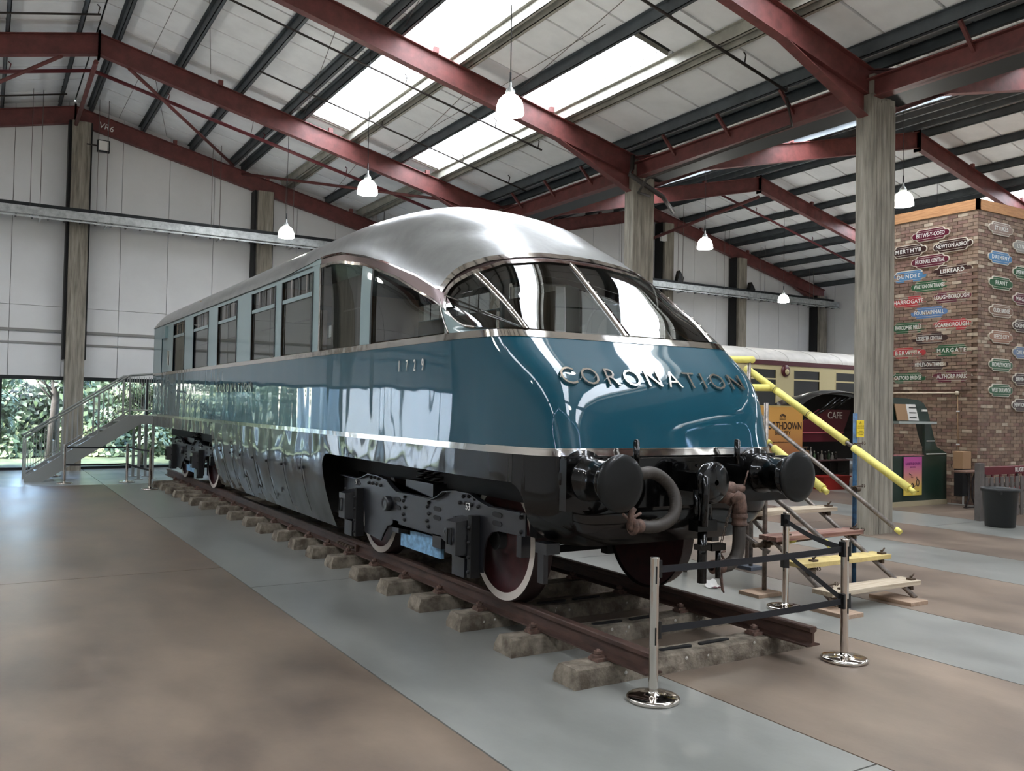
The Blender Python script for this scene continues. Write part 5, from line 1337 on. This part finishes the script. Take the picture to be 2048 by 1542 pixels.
for k in range(8):
    X = 13.18+.135*k; h = [.30, .2, .16, .2, .18, .21, .15, .17][k]; r = .035
    bo = empty('bottle', (X, YB+.35, .69)); tag(bo, '%s on the bar counter' % bot_lb[k], 'bottle', 'bottles on the bar counter')
    MB().lathe((X, YB+.35, .69), (0, 0, 1), [(0, r), (h*.6, r), (h*.75, r*.4), (h, r*.38)], 12).build('glass_body', BOT[(1, 0, 2, 1, 2, 0, 1, 2)[k]], bo); MB().lathe((X, YB+.35, .69+h), (0, 0, 1), [(0, r*.45), (.02, r*.45), (.021, .001)], 10).build('cap', PAPER, bo)
bn = empty('roller_banner', (11.0, 9.6, 0)); tag(bn, 'orange roller banner reading NORTHDOWN BREWERY beside the carriage nose', 'banner')
bm_ = bpy.data.materials.new('orange banner print'); bm_.use_nodes = True
nn = bm_.node_tree; bs = nn.nodes['Principled BSDF']; geo = nn.nodes.new('ShaderNodeNewGeometry'); sx_ = nn.nodes.new('ShaderNodeSeparateXYZ'); rp = nn.nodes.new('ShaderNodeValToRGB'); mr = nn.nodes.new('ShaderNodeMapRange')
mr.inputs[1].default_value = .5; mr.inputs[2].default_value = 2.0
nn.links.new(geo.outputs['Position'], sx_.inputs[0]); nn.links.new(sx_.outputs[2], mr.inputs[0]); nn.links.new(mr.outputs[0], rp.inputs[0]); nn.links.new(rp.outputs[0], bs.inputs['Base Color'])
rp.color_ramp.elements[0].color = L(150, 78, 72); rp.color_ramp.elements[1].color = L(214, 160, 84); rp.color_ramp.elements[0].position = .1; rp.color_ramp.elements[1].position = .75
bx0, bx1 = 10.35, 11.72
MB().box(bx0, bx1, 9.58, 9.60, .12, 2.0).build('fabric', bm_, bn)
MB().box(bx0-.03, bx1+.03, 9.57, 9.61, 1.985, 2.01).box(bx0-.05, bx1+.05, 9.50, 9.70, 0, .1).build('cassette', mat('banner rail', (196, 170, 110), rough=.4), bn)
INK = mat('dark brown ink', (52, 34, 28), rough=.6)
text('banner_lettering', 'NORTHDOWN', .235, INK, ((bx0+bx1)/2+.02, 9.575, 1.545), (PI/2, 0, 0), bn, extrude=.002, sx=.78, bold=.004)
text('banner_lettering', 'BREWERY', .135, INK, ((bx0+bx1)/2+.02, 9.575, 1.385), (PI/2, 0, 0), bn, extrude=.002, sx=.85)
text('banner_lettering', 'www.northdownbrewery.com', .055, INK, ((bx0+bx1)/2, 9.575, 1.18), (PI/2, 0, 0), bn, extrude=.001)
text('banner_lettering', 'MARGATE', .045, INK, ((bx0+bx1)/2+.02, 9.575, 1.70), (PI/2, 0, 0), bn, extrude=.001)
for s_ in (.09, .055): MB().tube([((bx0+bx1)/2+.02+math.cos(PI*j/10)*s_, 9.575, 1.745+math.sin(PI*j/10)*s_*.8) for j in range(11)], .010, 5).build('banner_emblem', INK, bn)

# ================================================================ GREEN KIOSK
YK = 6.8
ki = empty('green_kiosk', (12.0, YK+.3, 0)); tag(ki, 'dark green kiosk shaped like a van side with an open hatch', 'kiosk')
outer = [(10.7, .10), (12.91, .10), (12.91, 1.03), (12.88, 1.08), (12.58, 1.19), (12.50, 1.30), (12.32, 1.75), (12.22, 1.98), (12.10, 2.10), (11.92, 2.16), (11.5, 2.19), (10.7, 2.20)]
hole = [(11.12, 1.02), (12.16, 1.02), (12.14, 1.68), (11.12, 1.68)]
# frame as pieces around the hatch
kb = MB()
kb.prism([(10.7, .10), (12.91, .10), (12.91, 1.02), (10.7, 1.02)], 'y', YK, YK+.06)
kb.prism([(12.16, 1.02), (12.91, 1.02), (12.88, 1.08), (12.58, 1.19), (12.50, 1.30), (12.35, 1.68), (12.14, 1.68)], 'y', YK, YK+.06)
kb.prism([(10.7, 1.02), (11.12, 1.02), (11.12, 1.68), (10.7, 1.68)], 'y', YK, YK+.06)
kb.prism([(10.7, 1.68), (12.35, 1.68), (12.32, 1.75), (12.22, 1.98), (12.10, 2.10), (11.92, 2.16), (11.5, 2.19), (10.7, 2.20)], 'y', YK, YK+.06)
kb.build('front_panel', GREENV, ki)
rows = []
for (x, z) in outer[2:]: rows.append([(x, YK+.0, z), (x, YK+.35, z)])
MB().grid(rows, False).build('rounded_cheek', GREENV, ki, fix=False)
MB().box(10.7, 12.91, YK+.34, YK+.36, .1, .9).build('rear_panel', GREENV, ki)
MB().box(10.65, 12.89, YK-.03, YK+.36, 0, .10).build('plinth', mat('pale plinth board', (168, 156, 128), rough=.8), ki)
MB().obox((11.05, YK-.10, 1.70), (12.30, YK-.10, 1.70), .14, .05).build('hatch_sill', mat('galvanised flap edge', (186, 192, 186), rough=.3, metal=.6), ki)
MB().box(11.12, 12.16, YK+.02, YK+.30, 1.0, 1.03).build('serving_shelf', mat('pinkish shelf clutter', (150, 92, 92), var=.3, vscale=12), ki)
for (a, b_, z) in ((12.2, 12.48, 1.32), (12.2, 12.88, 1.05)): MB().tube([(a, YK-.006, z), (b_, YK-.006, z)], .012, 6).build('white_line', WHITE, ki)
MB().bbox(12.02, 12.18, YK-.03, YK, 1.93, 1.97, .005).build('door_catch', WHITE, ki)
mb_ = empty('menu_board', (11.6, YK-.05, 1.75)); tag(mb_, 'cardboard and white menu board propped over the kiosk hatch', 'board')
MB().add([(11.16, YK-.06, 1.74), (11.52, YK-.06, 1.74), (11.46, YK-.03, 2.07), (11.10, YK-.03, 2.07), (11.16, YK-.04, 1.74), (11.52, YK-.04, 1.74), (11.46, YK-.01, 2.07), (11.10, YK-.01, 2.07)], [(0, 1, 2, 3), (7, 6, 5, 4), (0, 4, 5, 1), (1, 5, 6, 2), (2, 6, 7, 3), (3, 7, 4, 0)]).build('cardboard_half', CARD, mb_)
MB().add([(11.52, YK-.06, 1.74), (11.86, YK-.06, 1.74), (11.77, YK-.03, 2.07), (11.46, YK-.03, 2.07), (11.52, YK-.04, 1.74), (11.86, YK-.04, 1.74), (11.77, YK-.01, 2.07), (11.46, YK-.01, 2.07)], [(0, 1, 2, 3), (7, 6, 5, 4), (0, 4, 5, 1), (1, 5, 6, 2), (2, 6, 7, 3), (3, 7, 4, 0)]).build('white_half', PAPER, mb_)
for z in (1.80, 1.90, 2.0): MB().obox((11.55, YK-.06+.09*(z-1.74)-.004, z), (11.78, YK-.06+.09*(z-1.74)-.004, z), .004, .02).build('menu_line', BLKPL, mb_)
pk = empty('hanging_poster', (11.8, YK-.02, .9)); tag(pk, 'pink fading to yellow poster with a black bicycle doodle on the green kiosk', 'poster')
pm = bpy.data.materials.new('pink to yellow poster print'); pm.use_nodes = True
nn = pm.node_tree; bs = nn.nodes['Principled BSDF']; geo = nn.nodes.new('ShaderNodeNewGeometry'); sx_ = nn.nodes.new('ShaderNodeSeparateXYZ'); rp = nn.nodes.new('ShaderNodeValToRGB'); mr = nn.nodes.new('ShaderNodeMapRange')
mr.inputs[1].default_value = .2; mr.inputs[2].default_value = 1.0
nn.links.new(geo.outputs['Position'], sx_.inputs[0]); nn.links.new(sx_.outputs[2], mr.inputs[0]); nn.links.new(mr.outputs[0], rp.inputs[0]); nn.links.new(rp.outputs[0], bs.inputs['Base Color'])
rp.color_ramp.elements[0].color = L(216, 190, 84); rp.color_ramp.elements[1].color = L(186, 84, 148); rp.color_ramp.elements[0].position = .15; rp.color_ramp.elements[1].position = .85
e1 = rp.color_ramp.elements.new(.5); e1.color = L(208, 140, 124)
MB().box(11.42, 12.02, YK-.025, YK-.018, .22, 1.0).build('sheet', pm, pk)
text('poster_lettering', 'NORTHDOWN', .07, mat('purple ink', (130, 50, 110)), (11.72, YK-.027, .86), (PI/2, 0, 0), pk, extrude=.001, bold=.003)
text('poster_lettering', 'BREWERY', .045, mat('purple ink', (0, 0, 0)), (11.72, YK-.027, .79), (PI/2, 0, 0), pk, extrude=.001)
for (x, z, rx, rz_) in ((11.70, .42, .030, .045), (11.88, .47, .040, .07)): MB().tube([(x+rx*math.cos(2*PI*j/14), YK-.028, z+rz_*math.sin(2*PI*j/14)) for j in range(15)], .009, 5).build('doodle', BLKPL, pk)
for (a, b_) in (((11.58, .44), (11.62, .40)), ((11.74, .38), (11.80, .42)), ((11.60, .66), (11.68, .63)), ((11.66, .60), (11.72, .59)), ((11.84, .60), (11.86, .52))): MB().tube([(a[0], YK-.028, a[1]), (b_[0], YK-.028, b_[1])], .008, 5).build('doodle', BLKPL, pk)
text('poster_lettering', 'craft beer from the coast', .04, BLKPL, (11.72, YK-.027, .30), (PI/2, 0, 0), pk, extrude=.001)
bxx = empty('cardboard_box', (11.25, YK+.5, 1.0)); tag(bxx, 'brown cardboard box seen through the kiosk hatch', 'box')
MB().box(11.2, 11.55, YK+.4, YK+.65, .9, 1.40).build('carton', CARD, bxx); MB().box(11.22, 11.34, YK+.39, YK+.40, 1.12, 1.24).build('label_patch', BLKPL, bxx)
MB().box(11.1, 11.7, YK+.38, YK+.70, 0, .90).build('stand', UNDER, bxx)

# ================================================================ BRICK TOWER
XB, YBk, ZT = 13.15, 6.28, 6.40
tw = empty('brick_tower', (XB+2, YBk+1.3, 0)); tag(tw, 'pale brown brick tower with timber coping carrying station name plates', 'brick tower')
BM = [mat('brick buff', (140, 118, 100), rough=.85, var=.10, vscale=9), mat('brick brown', (116, 94, 80), rough=.85, var=.12, vscale=9), mat('brick pale', (176, 160, 140), rough=.85, var=.08, vscale=9), mat('brick rose', (126, 98, 86), rough=.85, var=.1, vscale=9)]
MORT = mat('grey mortar', (128, 112, 96), rough=.95)
XE2, YE2 = 18.5, 9.1
MB().box(XB+.012, XE2, YBk+.012, YE2, 0, ZT-.2).build('mortar_core', MORT, tw)
rb = random.Random(11)
bl, bh = .225, .075
bme = [MB().box(-.1075, .1075, -.03, .0, -.0325, .0325).mesh('brick', m) for m in BM]
stuff = [MB() for _ in BM]
cnt = 0
def put(face, u, z, wdt):
    global cnt
    k = rb.choices(range(4), (45, 30, 7, 18))[0]
    pr = rb.uniform(0, .005)
    if face == 'R': cx, cy_, rz = u, YBk-pr, 0
    else: cx, cy_, rz = XB-pr, u, -PI/2
    big = cnt < 300 and wdt > .2 and ((face == 'L' and z > 2.4 and u < 8.2) )
    if big:
        cnt += 1; inst('brick', bme[k], (cx, cy_+(.0 if face == 'R' else 0), z), tw, (0, 0, rz if face == 'R' else -PI/2))
    else:
        if face == 'R': stuff[k].box(u-wdt/2+.005, u+wdt/2-.005, YBk-pr, YBk+.02, z-.0325, z+.0325)
        else: stuff[k].box(XB-pr, XB+.02, u-wdt/2+.005, u+wdt/2-.005, z-.0325, z+.0325)
row = 0; z = .0375
while z < ZT-.22:
    for face, a, b_ in (('L', YBk, YE2), ('R', XB, XE2)):
        u = a; first = True
        off = bl/2 if (row % 2) == (0 if face == 'L' else 1) else 0
        while u < b_-.01:
            w1 = bl if not (first and off) else off
            w1 = min(w1, b_-u)
            if w1 > .03: put(face, u+w1/2, z, w1)
            u += w1; first = False
    z += bh; row += 1
for k in range(4): o = stuff[k].build('brickwork', BM[k], tw, fix=False); o['kind'] = 'stuff'
CO = mat('new timber coping', (196, 146, 98), rough=.7, rgb2=(170, 120, 78), vscale=5, stretch=(1, 1, 8))
MB().box(XB-.02, XB+.05, YBk-.02, YE2, ZT-.22, ZT).build('coping_board', CO, tw); MB().box(XB-.02, XE2, YBk-.02, YBk+.05, ZT-.22, ZT).build('coping_board', CO, tw)
MB().box(XB, XE2, YBk, YE2, ZT-.2, ZT-.03).build('capping', CO, tw)
# post rising from the top of the tower
tag(MB().box(12.85, 12.95, 8.55, 8.65, 6.2, 8.4).build('roof_strut', PURL), 'thin grey steel channel standing behind the brick tower top', 'strut')
# conduit and sockets on the brick
cdt = empty('wall_conduit', (XB-.02, 6.7, 2)); tag(cdt, 'pale conduit running along the brick over the kiosk and down to a socket', 'conduit')
MB().tube([(XB-.025, 8.9, 2.335), (XB-.025, 6.72, 2.335)], .018, 8).build('run', mat('cream conduit', (196, 180, 156)), cdt); MB().tube([(XB-.02, 6.70, 2.335), (XB-.02, 6.68, .95)], .009, 6).build('drop', CARD, cdt)
MB().lathe((XB-.03, 6.70, 2.335), (-1, 0, 0), [(0, .045), (.03, .045), (.031, .001)], 12).build('junction', mat('cream conduit', (0, 0, 0)), cdt)
for z in (1.95, 1.25): MB().box(XB-.035, XB-.005, 6.66, 6.72, z-.015, z+.015).build('saddle', PAPER, cdt)
MB().bbox(XB-.06, XB, 6.50, 6.62, .88, .99, .008).box(XB-.04, XB-.01, 6.55, 6.575, .0, .88).build('socket', PAPER, cdt)

# station name plates
def mk_totem(me_cache={}):
    def cap(w, h, y0, y1, r, n=7):
        pts = []
        for (cx, a0) in ((w/2-r, -PI/2), (-w/2+r, PI/2)):
            for j in range(n+1):
                a = a0+PI*j/n; pts.append((cx+r*math.cos(a), r*math.sin(a)*(h/2)/r))
        return pts
    def outline(g):
        # stepped totem outline: wide capsule + narrower bars above and below, grown by g
        w, h = .90+2*g, .155+2*g
        pts = []
        W2, H2 = w/2, h/2; r = H2
        bx, bh_ = .29+g, .115+g+.02
        # start at right end going up
        for j in range(8):
            a = -PI/2+PI*j/7; pts.append((W2-r+r*math.cos(a), r*math.sin(a)))
        pts += [(bx+.05, H2), (bx+.03, bh_-.02), (bx, bh_), (-bx, bh_), (-bx-.03, bh_-.02), (-bx-.05, H2)]
        for j in range(8):
            a = PI/2+PI*j/7; pts.append((-W2+r+r*math.cos(a), r*math.sin(a)))
        pts += [(-bx-.05, -H2), (-bx-.03, -bh_+.02), (-bx, -bh_), (bx, -bh_), (bx+.03, -bh_+.02), (bx+.05, -H2)]
        return pts
    return outline
OUT = mk_totem()
def disc(pts, y0, y1):
    # star-shaped polygon fan, extruded along local y (front = -y)
    n = len(pts); b = MB()
    vs = [(x, y0, z) for x, z in pts]+[(x, y1, z) for x, z in pts]+[(0, y0, 0)]
    fs = [(2*n, (i+1) % n, i) for i in range(n)]+[(i, (i+1) % n, n+(i+1) % n, n+i) for i in range(n)]
    b.add(vs, fs); return b
TRIM = mat('pale totem trim', (214, 206, 190), rough=.35)
base_me = disc(OUT(.0), -.022, 0).mesh('base_plate', TRIM)
TC = {}
def tmat(nm, rgb):
    if nm not in TC:
        m = mat('enamel '+nm, rgb, rough=.3, coat=.6); TC[nm] = (m, disc(OUT(-.016), -.028, -.02).mesh('enamel_face', m), None)
    return TC[nm]
colors = {'maroon': (92, 22, 44), 'dark brown': (52, 26, 22), 'light blue': (74, 128, 172), 'green': (34, 84, 50), 'red': (176, 48, 52), 'mid blue': (84, 120, 168), 'grey brown': (126, 98, 80), 'pale green': (70, 96, 70), 'tan': (150, 108, 84), 'silver grey': (150, 148, 140), 'slate blue': (100, 118, 146)}
line_me = MB().box(-.33, .33, -.031, -.027, -.003, .003).mesh('trim_line', TRIM)
def totem(name, col, pos, face, where, letter=True):
    x, y, z = pos; rz = 0 if face == 'R' else -PI/2
    o = empty('name_plate', (x, y, z), rz); tag(o, '%s name plate %son the %s brick face' % (col, ('reading %s ' % name.upper()) if letter else 'cut by the picture edge, %s one, ' % where, 'left' if face == 'L' else 'right'), 'sign', 'station name plates on the brick tower')
    m, fm_, _ = tmat(col, colors[col])
    for nm, me in (('base_plate', base_me), ('enamel_face', fm_)):
        c = bpy.data.objects.new(nm, me); C.objects.link(c); c.parent = o
    for dz in (.083, -.083):
        c = bpy.data.objects.new('trim_line', line_me); C.objects.link(c); c.parent = o; c.location = (0, 0, dz)
    if letter:
        cu = bpy.data.curves.new('lettering', 'FONT'); cu.body = name; cu.size = .125; cu.extrude = .002; cu.offset = .0015; cu.align_x = 'CENTER'; cu.align_y = 'CENTER'; cu.resolution_u = 2
        wd = len(name)*.082; cu.space_character = 1.25 if wd < .62 else 1.0; wd *= cu.space_character
        cu.materials.append(WHITE); t = bpy.data.objects.new('lettering', font_mesh(cu, 'lettering')); C.objects.link(t); t.parent = o; t.location = (0, -.029, 0); t.rotation_euler = (PI/2, 0, 0); t.scale = (min(1.0, .74/wd), 1, 1)
LT = [('BETWS-Y-COED', 'maroon', 7.34, 5.81), ('NEWTON ABBOT', 'dark brown', 6.83, 5.50), ('MERTHYR', 'dark brown', 7.87, 5.52), ('HUCKNALL CENTRAL', 'maroon', 7.35, 5.23), ('DUNDEE', 'light blue', 7.86, 4.945),
      ('LISKEARD', 'dark brown', 6.83, 4.96), ('WALTON ON THAMES', 'green', 7.36, 4.68), ('HARROGATE', 'red', 7.86, 4.375), ('LOUGHBOROUGH', 'maroon', 6.84, 4.40), ('FOUNTAINHALL', 'mid blue', 7.36, 4.10),
      ('BARCOMBE MILLS', 'green', 7.86, 3.80), ('SCARBOROUGH', 'red', 6.83, 3.80), ('LEICESTER CENTRAL', 'dark brown', 7.35, 3.53), ('BERWICK', 'red', 7.86, 3.233), ('MARGATE', 'green', 6.84, 3.25),
      ('HENLEY-ON-THAMES', 'dark brown', 7.35, 2.96), ('CATFORD BRIDGE', 'green', 7.86, 2.675), ('ALTHORP PARK', 'maroon', 6.83, 2.69)]
for (n, c, y, z) in LT: totem(n, c, (XB-.005, y, z), 'L', '')
RT_ = [('ST LUKES', 'grey brown', 13.94, 5.85), ('DALMENY', 'light blue', 13.92, 5.23), ('FRANT', 'green', 13.95, 4.69), ('GUIDE BRIDGE', 'grey brown', 13.96, 4.10), ('LEEDS CITY', 'tan', 13.96, 3.545), ('BROMLEY NORTH', 'green', 13.96, 2.95),
       ('WEST DULWICH', 'green', 13.96, 2.41), ('LYNTON', 'silver grey', 14.85, 5.56), ('UPPER WARLINGHAM', 'green', 14.85, 4.99), ('MAGHULL', 'maroon', 14.85, 4.41), ('OXENHOLME', 'dark brown', 14.85, 3.83), ('DALMALLY', 'slate blue', 14.85, 3.25),
       ('BIRMINGHAM', 'dark brown', 14.85, 2.67), ('NEWTON ABBOT', 'dark brown', 14.84, 2.11)]
for (n, c, x, z) in RT_: totem(n, c, (x, YBk-.008, z), 'R', '')
for i, (c, z) in enumerate((('silver grey', 5.86), ('dark brown', 5.21), ('dark brown', 4.64), ('green', 4.07), ('maroon', 3.50), ('tan', 2.93), ('green', 2.38))):
    totem('', c, (15.72, YBk-.008, z), 'R', '%s' % (['topmost', 'second', 'third', 'fourth', 'fifth', 'sixth', 'lowest'][i] if 1 else ['first', 'second', 'third', 'fourth', 'fifth', 'sixth', 'seventh'][i]), False)

# ================================================================ TABLE, BENCH, FENCE, BIN
tbl = empty('pub_table', (12.62, 6.15, 0)); tag(tbl, 'brown topped pedestal table against the brick beside the kiosk', 'table')
MB().bbox(12.2, 13.1, 5.95, 6.22, .72, .755, .006).build('table_top', mat('brown table top', (110, 84, 70), rough=.5), tbl)
TL = mat('dark cast iron', (40, 34, 34), rough=.5)
for sx_ in (-1, 1): MB().tube([(12.62+sx_*.16, 6.1, .72), (12.62+sx_*.07, 6.1, .55), (12.62+sx_*.06, 6.1, .2), (12.62+sx_*.17, 6.1, .02)], .02, 8).build('table_leg', TL, tbl)
MB().box(12.42, 12.82, 6.07, 6.13, 0, .02).build('table_foot', TL, tbl)
bc = empty('cardboard_box', (12.9, 6.6, .7)); tag(bc, 'brown cardboard box behind the kiosk corner against the brick', 'box'); MB().bbox(12.75, 13.05, 6.35, 6.55, .76, 1.12, .004).build('carton', CARD, bc); MB().box(12.76, 13.04, 6.36, 6.54, .2, .76).build('stand', UNDER, bc)
bt = empty('waste_bin', (10.22, 4.15, 0)); tag(bt, 'black round plastic waste bin before the slatted bench', 'bin')
MB().lathe((10.22, 4.15, 0), (0, 0, 1), [(0, .001), (0, .225), (.02, .23), (.58, .275), (.60, .30), (.645, .30), (.65, .285), (.60, .265), (.05, .22), (.04, .001)], 36).build('tub', mat('black bin plastic', (18, 20, 20), rough=.45), bt)
for a in (.5, .5+PI): MB().box(10.22+math.cos(a)*.30-.03, 10.22+math.cos(a)*.30+.03, 4.15+math.sin(a)*.30-.03, 4.15+math.sin(a)*.30+.03, .56, .61).build('handle', mat('black bin plastic', (0, 0, 0)), bt)
fe = empty('slatted_fence', (11.4, 4.9, 0)); tag(fe, 'grey painted low picket fence behind the waste bin', 'fence')
MB().box(10.60, 10.74, 4.72, 4.82, 0, 1.02).build('fence_post', FENCEG, fe); MB().box(11.35, 11.47, 4.78, 4.86, 0, .62).build('fence_post', FENCEG, fe); MB().box(13.4, 13.52, 4.78, 4.86, 0, 1.0).build('fence_post', FENCEG, fe)
MB().box(10.7, 13.5, 4.80, 4.84, .58, .64).box(10.7, 13.5, 4.80, 4.84, .16, .22).build('fence_rail', FENCEG, fe)
pick = MB().box(-.045, .045, -.012, .012, 0, .72).mesh('picket', FENCEG)
for k in range(16): inst('picket', pick, (10.9+.165*k, 4.78, .04), fe)
be = empty('station_bench', (13.5, 5.5, 0)); tag(be, 'maroon station bench with the white name RUGBY on its back rail', 'bench')
MB().bbox(12.25, 14.8, 5.66, 5.70, .70, .86, .01).build('name_rail', BENCHR, be); MB().box(12.25, 14.8, 5.25, 5.62, .42, .45).build('seat', BENCHR, be)
for k in range(9): MB().box(12.35+.28*k, 12.41+.28*k, 5.67, 5.69, .45, .70).build('back_slat', BENCHR, be)
for X in (12.35, 13.5, 14.65):
    MB().box(X-.02, X+.02, 5.25, 5.29, 0, .42).box(X-.02, X+.02, 5.64, 5.68, 0, .72).box(X-.02, X+.02, 5.25, 5.68, .36, .42).build('leg_frame', TL, be)
text('rail_lettering', 'RUGBY', .12, WHITE, (13.62, 5.655, .78), (PI/2, 0, 0), be, extrude=.002, bold=.003)
